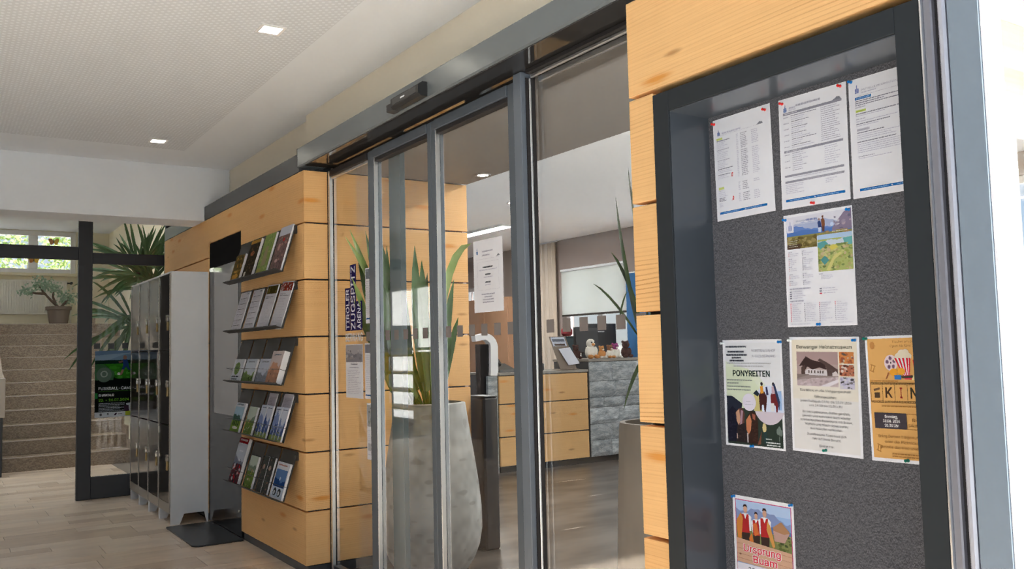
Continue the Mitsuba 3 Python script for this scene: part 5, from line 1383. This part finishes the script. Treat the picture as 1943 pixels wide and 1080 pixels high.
for j in range(4):
    p.rect(12, 204 + 5.6 * j, 19, 206.6 + 5.6 * j, G3); p.greek(22, 204 + 5.6 * j, 50, 1.5, G1, p.r.uniform(.5, 1))
for j in range(3):
    p.rect(106, 200 + 6 * j, 113, 202.8 + 6 * j, (206, 84, 104) if j == 2 else G3); p.greek(117, 200 + 6 * j, 52, 1.5, G1, p.r.uniform(.6, 1))
p.greek(12, 228, 44, 3.2, G2)
for x_, cc in ((13, (216, 96, 120)), (57, G3), (103, (140, 120, 136)), (150, G2)):
    for j in range(10):
        p.ell(x_ + 1.5, 237 + 5 * j, 1.5, 1.5, (216, 96, 120) if x_ > 100 and j < 2 else cc, 8); p.greek(x_ + 6, 236 + 5 * j, 32, 1.4, G1, p.r.uniform(.35, 1))
p.greek(14, 289, 60, 2, G1); p.greek(134, 288, 66, 1.3, G1)
on_board('notice_sheet', 'white sheet with mountain photo and green panorama map, alone under the top row', 'notice', p, 1.5383, 1.5595, -0.0072)

p = Print(210, 297, 15)
p.rect(9, 8, 203, 291, (222, 224, 224)); p.poly([(9, 60), (120, 90), (170, 150), (120, 200), (9, 200)], (216, 224, 200)); p.poly([(9, 75), (90, 80), (130, 140), (90, 190), (9, 190)], (212, 222, 192))
p.rect(9, 190, 203, 291, (52, 62, 54)); p.poly([(9, 158), (30, 158), (66, 178), (60, 205), (9, 205)], (44, 48, 60)); p.ell(160, 178, 53, 53, (206, 196, 204), 40)
g = [(160 + 53 * math.cos(a), 178 + 53 * math.sin(a)) for a in np.linspace(math.pi, 2 * math.pi, 24)]
p.poly(g + [(213, 196), (107, 196)], (206, 216, 232)); p.poly([(110, 150), (128, 152), (136, 196), (108, 196)], (196, 186, 126)); p.poly([(186, 140), (203, 138), (203, 190), (190, 190)], (150, 180, 216)); p.poly([(106, 148), (118, 138), (128, 148), (122, 156)], (44, 54, 62))
for x_, c1, c2 in ((128, (72, 44, 44), (216, 152, 62)), (168, (110, 46, 48), (196, 170, 178))):
    p.poly([(x_ - 2, 152), (x_ + 6, 140), (x_ + 18, 142), (x_ + 26, 156), (x_ + 24, 176), (x_ + 20, 196), (x_ + 16, 196), (x_ + 14, 178), (x_ + 8, 178), (x_ + 5, 194), (x_ + 1, 194), (x_ - 1, 170)], c1)
    p.poly([(x_ + 3, 128), (x_ + 13, 126), (x_ + 15, 146), (x_ + 4, 148)], c2); p.ell(x_ + 9, 121, 4, 5, (56, 50, 54))
p.poly([(176, 122), (182, 120), (198, 168), (194, 192), (190, 170)], (52, 62, 88)); p.poly([(150, 130), (156, 128), (160, 150), (152, 152)], (58, 58, 88)); p.rect(166, 172, 178, 194, (222, 222, 218))
p.ell(91, 173, 24, 24, (222, 218, 228), 36); p.greek(80, 170, 16, 2.6, G1); p.greek(76, 178, 28, 2.6, G1)
p.poly([(9, 205), (30, 186), (48, 200), (46, 285), (9, 285)], (36, 36, 48)); p.poly([(40, 205), (52, 192), (66, 190), (74, 205), (70, 238), (60, 248), (50, 240), (42, 222)], (96, 66, 60)); p.poly([(42, 202), (54, 194), (58, 226), (50, 238), (42, 224)], (196, 152, 124)); p.poly([(60, 196), (68, 198), (62, 240), (54, 244)], (168, 138, 148))
p.poly([(46, 240), (74, 230), (84, 285), (40, 285)], (50, 44, 44)); p.poly([(80, 216), (96, 196), (112, 200), (120, 224), (118, 285), (84, 285)], (62, 44, 38)); p.poly([(78, 222), (92, 206), (98, 224), (94, 250), (86, 262), (78, 250)], (196, 128, 92)); p.poly([(100, 204), (112, 206), (110, 222), (102, 218)], (150, 92, 76)); p.rect(80, 258, 84, 284, (206, 200, 200)); p.rect(42, 262, 46, 276, (186, 160, 150))
p.ell(142, 240, 7, 13, (206, 190, 138)); p.poly([(138, 252), (148, 250), (152, 280), (140, 284)], (46, 66, 66)); p.poly([(126, 264), (132, 250), (128, 286), (116, 288)], (116, 78, 62))
p.dabs(12, 206, 44, 284, 60, 4, [(40, 40, 54), (34, 34, 46), (46, 44, 58)]); p.dabs(48, 244, 74, 280, 40, 4, [(56, 46, 46), (64, 50, 48), (46, 40, 42)]); p.dabs(96, 226, 118, 280, 50, 4, [(64, 46, 40), (72, 50, 42), (56, 42, 38)])
for a in (-.5, .1, .7):
    p.ell(192 + 9 * math.sin(a), 240 + 14 * abs(a), 5, 9, (112, 124, 116)) 
p.rect(191, 248, 192.5, 284, (128, 140, 128)); p.greek(146, 268, 20, 3, (170, 176, 170)); p.greek(146, 277, 48, 3.6, (206, 210, 206)); p.greek(148, 284, 46, 3.4, (206, 210, 206))
p.greek(12, 17, 76, 4.4, (70, 76, 84)); p.greek(19, 31, 60, 4.6, (58, 62, 70)); p.greek(14, 40, 76, 4.6, (58, 62, 70)); p.greek(34, 48, 34, 4.4, (58, 62, 70)); p.greek(26, 56, 52, 4.4, (58, 62, 70))
p.text(107, 34, 7.2, 'HUBERBAUERHOF', (160, 160, 168), width=82); p.text(107, 49, 7.2, 'A-6622 BERWANG', (160, 160, 168), width=82); p.greek(14, 64, 158, 3, (182, 184, 184)); p.greek(40, 72, 106, 3, (182, 184, 184))
p.text(36, 101, 15.5, 'PONYREITEN', (24, 44, 40), True, width=131)
for yy, w_ in ((111, 92), (120, 44), (129, 88), (138, 88)):
    p.greek(13, yy, w_, 3, (140, 148, 140))
on_board('poster', 'PONYREITEN poster with brown horses, left of the middle row on the felt', 'poster', p, 1.7738, 1.2331, -0.0074)

p = Print(210, 297, 16)
p.rect(7, 7, 203, 110, (228, 220, 198)); p.rect(7, 110, 203, 160, (226, 220, 204)); p.rect(7, 160, 203, 290, (224, 222, 216))
p.text(106, 30, 8.6, 'Berwanger Heimatmuseum', (56, 54, 46), True, 'c', 166)
p.rect(22, 38, 148, 126, (176, 156, 150)); p.rect(22, 38, 148, 70, (168, 144, 140)); p.rect(22, 96, 148, 126, (188, 172, 172)); p.dabs(22, 100, 148, 126, 40, 6, [(176, 162, 160), (200, 186, 186), (166, 150, 150)]); p.poly([(92, 126), (148, 106), (148, 114), (120, 126)], (222, 216, 218))
p.poly([(48, 88), (56, 82), (148, 86), (148, 100), (60, 104), (44, 98)], (206, 200, 198)); p.poly([(28, 76), (51, 50), (72, 60), (108, 66), (114, 84), (92, 78), (70, 84), (56, 76), (36, 100), (40, 74)], (64, 50, 48)); p.poly([(88, 60), (94, 55), (118, 66), (146, 82), (148, 94), (116, 86), (110, 72)], (86, 70, 66)); p.poly([(36, 78), (48, 72), (48, 98), (36, 100)], (84, 68, 62))
p.poly([(114, 84), (132, 82), (130, 100), (116, 100)], (92, 78, 74)); p.poly([(132, 92), (140, 86), (148, 94), (148, 102), (132, 102)], (206, 196, 192))
for x_ in (58, 66, 76, 86, 93, 101, 118, 124):
    p.rect(x_, 86, x_ + 3.6, 93, (84, 70, 64))
p.rect(22, 96, 60, 108, (132, 118, 112)); p.poly([(22, 108), (60, 98), (148, 99), (148, 101), (62, 106), (22, 112)], (150, 136, 132))
for y0, y1, cs in ((38, 67, [(176, 96, 56), (200, 130, 76), (150, 84, 62), (206, 186, 160), (96, 84, 76)]), (70, 98, [(110, 66, 54), (176, 110, 84), (196, 150, 120), (206, 190, 176), (84, 54, 48)]), (101, 130, [(170, 166, 186), (196, 192, 206), (74, 72, 74), (206, 204, 200), (96, 92, 92)])):
    p.rect(152, y0, 194, y1, cs[1]); p.dabs(152, y0, 194, y1, 34, 5, cs)
for s_, yy, h_, w_ in (('Ein Blick in die Vergangenheit', 140, 6.0, 152), ('Öffnungszeiten:', 156, 6.2, 66), ('jeden Freitag ab 07.06. bis 13.09.2024', 167.5, 6.0, 152), ('von 19.00 bis 21.30 Uhr', 178, 6.0, 100), ('Es wird gebacken, Butter gerührt,', 195, 6.0, 140), ('gewebt und man kann auch wieder', 205.5, 6.0, 144),
                     ('schmackhaftes Bauernbrot mit Butter,', 216, 6.0, 156), ('Waffeln und frisch Gebackenes', 226.5, 6.0, 128), ('aus Holzofen verkosten.', 237, 6.0, 96), ('Das Museums Team freut sich', 252, 6.0, 116), ('sehr auf Ihren Besuch.', 262.5, 6.0, 86), ('Eintritt frei.', 280, 5.6, 44)):
    p.text(107, yy, h_, s_, (96, 92, 90), False, 'c', w_)
on_board('poster', 'cream local history museum poster with old farmhouse photo, middle row centre', 'poster', p, 1.5382, 1.2363, -0.0173)

p = Print(210, 297, 17)
OR, DK = (222, 172, 104), (92, 64, 40)
p.rect(6, 6, 204, 289, OR); p.text(102, 17, 5.4, 'Fischer am See', (150, 102, 50), False, 'c', 58); p.text(66, 27, 5.4, 'Open Air Kino 2024', (150, 102, 50), False, 'l', 78)
for a in range(9):
    t = a * .7
    p.poly([(19 + 4 * math.cos(t), 22 + 5 * math.sin(t)), (19 + 9 * math.cos(t + .1), 22 + 12 * math.sin(t + .1)), (19 + 4 * math.cos(t + .3), 22 + 5 * math.sin(t + .3))], (186, 132, 70))
p.ell(19, 22, 6.5, 9, (196, 138, 78))
for (x_, y_) in ((12, 66), (18, 255)):
    p.poly([(x_, y_), (x_ + 14, y_ + 5), (x_ + 13, y_ + 7), (x_ - 1, y_ + 2)], (180, 128, 66)); p.poly([(x_ - 3, y_ + 14), (x_ + 9, y_ + 19), (x_ + 8, y_ + 21), (x_ - 4, y_ + 16)], (180, 128, 66)); p.poly([(x_ + 2, y_ + 3), (x_ + 4, y_ + 4), (x_ + 1, y_ + 16), (x_ - 1, y_ + 15)], (180, 128, 66)); p.poly([(x_ + 9, y_ + 6), (x_ + 11, y_ + 7), (x_ + 7, y_ + 18), (x_ + 5, y_ + 17)], (180, 128, 66))
p.ell(66, 64, 17, 19, (226, 206, 206), 30)
for a in range(5):
    p.ell(66 + 9.5 * math.cos(a * 1.257 - .4), 64 + 11 * math.sin(a * 1.257 - .4), 4, 4.6, (120, 92, 110), 14)
p.ell(66, 64, 2, 2.2, (70, 60, 66), 10)
for x_, y_, r1 in ((86, 50, 9), (95, 43, 10), (105, 41, 9), (112, 49, 8), (100, 50, 10), (80, 55, 6)):
    p.ell(x_, y_, r1, r1, (228, 216, 190), 16)
p.poly([(76, 53), (117, 53), (113, 94), (96, 94)], (232, 222, 220))
for a, b in ((76, 81), (86, 91), (96, 101), (106, 111)):
    f = lambda q: 96 + (q - 76) / 41 * 17
    p.poly([(a, 53), (b, 53), (f(b), 94), (f(a), 94)], (204, 44, 60))
p.poly([(113, 53), (117, 53), (113, 94), (111.5, 94)], (204, 44, 60))
p.poly([(122, 58), (150, 58), (146, 88), (126, 88)], (216, 40, 44)); p.poly([(126, 82), (146, 80), (146, 90), (126, 90)], (232, 226, 214)); p.poly([(130, 50), (132, 50), (134, 58), (132, 58)], (222, 206, 176)); p.ell(72, 86, 10, 9, (236, 166, 58)); p.ell(92, 84, 10, 8, (236, 166, 58)); p.rect(74, 93, 91, 103, (62, 124, 190)); p.rect(100, 93, 117, 103, (214, 72, 84)); p.poly([(90, 95), (128, 93), (122, 99), (94, 100)], (76, 66, 60)); p.poly([(58, 86), (61, 88), (54, 102), (51, 101)], (150, 92, 60)); p.poly([(122, 92), (150, 92), (150, 104), (118, 104)], (226, 214, 160))
p.text(10, 109, 3, 'Event-Tipp am See', (176, 122, 60), width=70) if False else p.greek(10, 106, 72, 2.4, (184, 130, 66))
p.rect(9, 111, 204, 158, DK); p.rect(9, 115.5, 204, 153.5, OR)
for i in range(48):
    for yy in (112.2, 154.5):
        p.rect(11 + i * 4, yy, 13 + i * 4, yy + 2.4, OR, layer=p.k)
p.k += 1
for x_ in (9, 40, 72, 104, 136, 168):
    p.rect(x_, 115, x_ + 1, 154, DK)
for s_, x_, c_ in (('K', 57, (74, 54, 40)), ('I', 88.5, (140, 40, 40)), ('N', 121, (66, 60, 44)), ('O', 153, (74, 54, 40))):
    p.text(x_, 146, 24, s_, c_, True, 'c', 18 if s_ != 'I' else 6)
p.rect(19, 134, 33, 147, (84, 66, 52)); p.poly([(17, 126), (33, 122), (34, 127), (18, 131)], (120, 92, 66))
p.greek(36, 165, 150, 2.4, (170, 122, 62)); p.rect(15, 182, 98, 219, (74, 68, 72)); p.rect(98, 183, 200, 184, (150, 104, 52)); p.rect(98, 218, 200, 219, (150, 104, 52))
for s_, yy in (('Sonntag,', 193.5), ('30.06. 2024', 204), ('20.30 Uhr', 214.5)):
    p.text(59, yy, 6.6, s_, (240, 236, 230), True, 'c', {'Sonntag,': 34, '30.06. 2024': 44, '20.30 Uhr': 36}[s_])
p.text(112, 200, 7, 'Eberhofer', (126, 86, 46), False, 'l', 44); p.text(102, 213, 7, 'SAUERKRAUTKOMA', (126, 86, 46), False, 'l', 92)
p.text(23, 240, 6.4, 'Bring Deinen Liegestuhl, Campingstuhl', (140, 94, 46), False, 'l', 172); p.text(39, 252.5, 6.4, 'oder die Picknickdecke mit und', (140, 94, 46), False, 'l', 146); p.text(25, 265, 6.4, 'genieße das Kino unter freiem Himmel', (140, 94, 46), False, 'l', 168)
p.greek(56, 276, 130, 2.2, (170, 120, 62)); p.greek(56, 282, 130, 2.2, (170, 120, 62))
on_board('poster', 'orange open-air cinema poster with popcorn, right of the middle row and cut by the frame', 'poster', p, 1.3126, 1.2319, 0.010)

p = Print(210, 297, 18)
p.rect(9, 10, 202, 290, (196, 60, 110)); p.rect(11, 12, 200, 185, (150, 180, 220)); p.rect(11, 12, 200, 40, (176, 198, 228)); p.mountains(11, 12, 200, 90, 62, 34, (132, 148, 188), 9); p.mountains(11, 12, 200, 110, 84, 30, (92, 116, 160), 7); p.poly([(11, 80), (60, 72), (120, 88), (200, 92), (200, 150), (11, 150)], (126, 132, 84)); p.dabs(150, 86, 200, 130, 24, 7, [(96, 104, 60), (150, 150, 96), (70, 80, 52)])
for x_, top, s_, acc in ((44, 22, 1.0, 1), (82, 38, .82, 0), (112, 24, 1.0, 0)):
    sk = (206, 164, 140)
    p.poly([(x_ - 22 * s_, top + 34 * s_), (x_ - 8 * s_, top + 24 * s_), (x_ + 10 * s_, top + 24 * s_), (x_ + 22 * s_, top + 32 * s_), (x_ + 20 * s_, top + 70 * s_), (x_ - 16 * s_, top + 70 * s_)], (226, 226, 228))
    p.poly([(x_ - 14 * s_, top + 28 * s_), (x_ + 12 * s_, top + 26 * s_), (x_ + 14 * s_, top + 76 * s_), (x_ - 14 * s_, top + 80 * s_)], (176, 52, 52)); p.poly([(x_ - 6 * s_, top + 26 * s_), (x_ + 6 * s_, top + 26 * s_), (x_, top + 40 * s_)], (236, 236, 236)); p.poly([(x_ - 15 * s_, top + 78 * s_), (x_ + 15 * s_, top + 76 * s_), (x_ + 12 * s_, top + 112 * s_), (x_ - 12 * s_, top + 112 * s_)], (66, 52, 46))
    p.ell(x_ + 1, top + 14 * s_, 7 * s_, 10 * s_, sk); p.poly([(x_ - 7 * s_, top + 8 * s_), (x_ - 4 * s_, top), (x_ + 5 * s_, top), (x_ + 9 * s_, top + 8 * s_), (x_ + 1, top + 5 * s_)], (58, 44, 42))
p.poly([(12, 70), (28, 46), (36, 60), (28, 120), (16, 122)], (206, 134, 66)); p.poly([(70, 72), (84, 66), (92, 96), (76, 104)], (206, 110, 62)); p.poly([(122, 56), (132, 70), (146, 122), (138, 126), (118, 80)], (206, 150, 84)); p.poly([(140, 70), (168, 52), (196, 76), (176, 106), (146, 104)], (172, 130, 96)); p.poly([(140, 78), (176, 84), (196, 78), (178, 106), (144, 106)], (186, 152, 140)); p.poly([(56, 112), (66, 96), (72, 122), (58, 124)], (206, 120, 60))
p.poly([(11, 116), (80, 122), (200, 130), (200, 185), (11, 182)], (206, 166, 138))
for yy in (130, 143, 158, 170):
    p.poly([(11, yy), (200, yy + 9), (200, yy + 10.2), (11, yy + 1.2)], (176, 132, 106))
p.ell(22, 160, 4, 2.4, (140, 98, 76)); p.ell(124, 166, 4, 2, (140, 98, 76))
p.rect(11, 184, 200, 288, (226, 226, 232))
for dx, dy in ((-1.6, 0), (1.6, 0), (0, -1.4), (0, 1.4)):
    p.text(35 + dx, 150 + dy, 19, 'Ursprung', (238, 226, 226), True, 'l', 128); p.text(68 + dx, 176 + dy, 19, 'Buam', (238, 226, 226), True, 'l', 82)
p.k += 3
p.text(35, 150, 19, 'Ursprung', (206, 62, 78), True, 'l', 128); p.text(68, 176, 19, 'Buam', (206, 62, 78), True, 'l', 82)
p.text(50, 206, 15, '29.06.2024', (64, 66, 74), False, 'l', 112)
on_board('poster', 'folk music poster with three men in red vests, lowest sheet on the felt', 'poster', p, 1.760, 0.7987, -0.004)

# ---- push pins
PIN = lathe([(0, 0), (0.0048, 0.0002), (0.0048, 0.0018), (0.0026, 0.0035), (0.0022, 0.0085), (0.0040, 0.0105), (0.0046, 0.0125), (0.0038, 0.0145), (0, 0.0150)], 0, 0, 16)
PIN.apply_scale(0.82)
PIN.apply_transform(trimesh.transformations.rotation_matrix(-np.pi / 2, (0, 1, 0)))
PINLAB = {
    'red': ['red pin at the left corner of the leftmost timetable notice', 'red pin at the right corner of the leftmost timetable notice', 'red pin at the left corner of the grey-barred programme notice', 'red pin at the right corner of the grey-barred programme notice', 'red pin at the foot of the grey-barred programme notice'],
    'blue': ['blue pin at the left corner of the notice with blue and green tags', 'blue pin at the left corner of the panorama map sheet', 'blue pin at the right corner of the panorama map sheet', 'blue pin at the foot of the panorama map sheet', 'blue pin at the right corner of the pony poster', 'blue pin at the foot of the pony poster', 'blue pin at the right corner of the museum poster', 'blue pin at the right corner of the folk music poster', 'blue pin at the left corner of the folk music poster', 'pale pin at the left corner of the pony poster'],
    'green': ['green pin at the left corner of the cinema poster', 'green pin at the foot of the museum poster', 'green pin at the foot of the cinema poster'],
    'pale': ['pale pin at the left corner of the museum poster']}
PINS = {'red': [(1.770, 1.861), (1.583, 1.860), (1.524, 1.861), (1.343, 1.862), (1.439, 1.580)],
        'blue': [(1.312, 1.863), (1.531, 1.547), (1.337, 1.548), (1.439, 1.267), (1.566, 1.224), (1.676, 0.940), (1.339, 1.224), (1.554, 0.796), (1.752, 0.795)],
        'green': [(1.308, 1.227), (1.439, 0.948), (1.215, 0.943)], 'pale': [(1.770, 1.224), (1.533, 1.228)]}
PALE = pr('pale_plastic', (0.75, 0.80, 0.82), 0.3)
PINLAB['pale'].insert(0, PINLAB['blue'].pop())
for colour, spots in PINS.items():
    for (yy, zz), lab in zip(spots, PINLAB[colour]):
        k_ = thing('push_pin', lab, 'push pin', 'push pins on the felt')
        put(k_, PIN.copy().apply_translation((XB - 0.0015, yy, zz)), {'red': RED, 'blue': BLUE, 'green': GREEN, 'pale': PALE}[colour], smooth=40)

# ---- notices on the glass
def glass_sheet(label, y, z, p, w=210, h=297, x=XG - 0.003):
    return sheet('notice_sheet', label, 'notice', p, (x, y, z), (0, -1, 0), (0, 0, -1), (-1, 0, 0), t=0.0004)


p = Print(226, 300, 31)
emblem(p, 24, 34, 1.3, (96, 130, 170)); p.greek(70, 46, 84, 6, G2); p.greek(70, 62, 58, 6, G2); ridge(p, 178, 76, 28); p.rect(20, 80, 206, 80.8, G1)
p.rect(32, 92, 33, 210, (204, 206, 212)); p.rect(196, 92, 197, 210, (204, 206, 212)); p.rect(32, 208, 197, 209, (204, 206, 212)); p.rect(32, 92, 197, 93, (204, 206, 212))
for yy, w1_, w2_ in ((112, 78, 136), (142, 40, 66), (174, 40, 44)):
    p.greek(113 - w1_ / 2, yy, w1_, 6, (84, 88, 96)); p.greek(113 - w2_ / 2, yy + 12, w2_, 4, G1)
for yy, w_ in ((224, 106), (235, 60), (246, 86), (257, 84)):
    p.greek(113 - w_ / 2, yy, w_, 4.5, G2)
glass_sheet('white opening-hours notice with small emblem on the glass of the right sliding leaf', 3.154, 1.675, p, x=XG - 0.003)
p = Print(228, 288, 32)
p.rect(4, 4, 224, 96, (176, 172, 172)); p.mountains(4, 4, 224, 96, 80, 40, (142, 140, 144)); p.dabs(4, 30, 224, 96, 20, 14, [(156, 150, 148), (190, 186, 184), (128, 126, 130)])
p.greek(70, 104, 90, 7, G3); p.greek(50, 122, 130, 5, G2); p.block(24, 138, 180, 14, 9.5, 3, G1, .6)
glass_sheet('white sheet with grey picture header under the lettering on the left sidelight', 4.533, 1.266, p)
p = Print(110, 290, 33)
p.rect(6, 6, 104, 58, (120, 128, 132)); p.dabs(6, 6, 104, 58, 14, 10, [(90, 100, 106), (160, 168, 172)]); p.block(10, 70, 88, 18, 10, 3, G1, .7); p.rect(8, 262, 104, 270, (40, 96, 150))
glass_sheet('narrow white notice with blue foot line, upper one beside the door stile', 4.262, 1.662, p)
p = Print(110, 288, 34)
p.rect(6, 6, 104, 50, (132, 132, 138)); p.block(10, 62, 88, 18, 10, 3, G1, .7); p.rect(8, 266, 104, 273, (40, 96, 150))
glass_sheet('narrow white notice beside the door stile, middle one level with the picture sheet', 4.279, 1.268, p)
p = Print(110, 290, 35)
p.rect(6, 10, 104, 120, (170, 172, 170)); p.dabs(10, 20, 100, 116, 24, 12, [(110, 120, 116), (190, 190, 188), (90, 96, 96), (140, 150, 140)]); p.block(10, 140, 88, 6, 10, 3, G1, .7); p.rect(12, 206, 50, 244, (186, 188, 190)); p.greek(12, 262, 80, 4, G1)
glass_sheet('white leaflet with grey picture beside the door stile, lowest one', 4.262, 0.958, p)
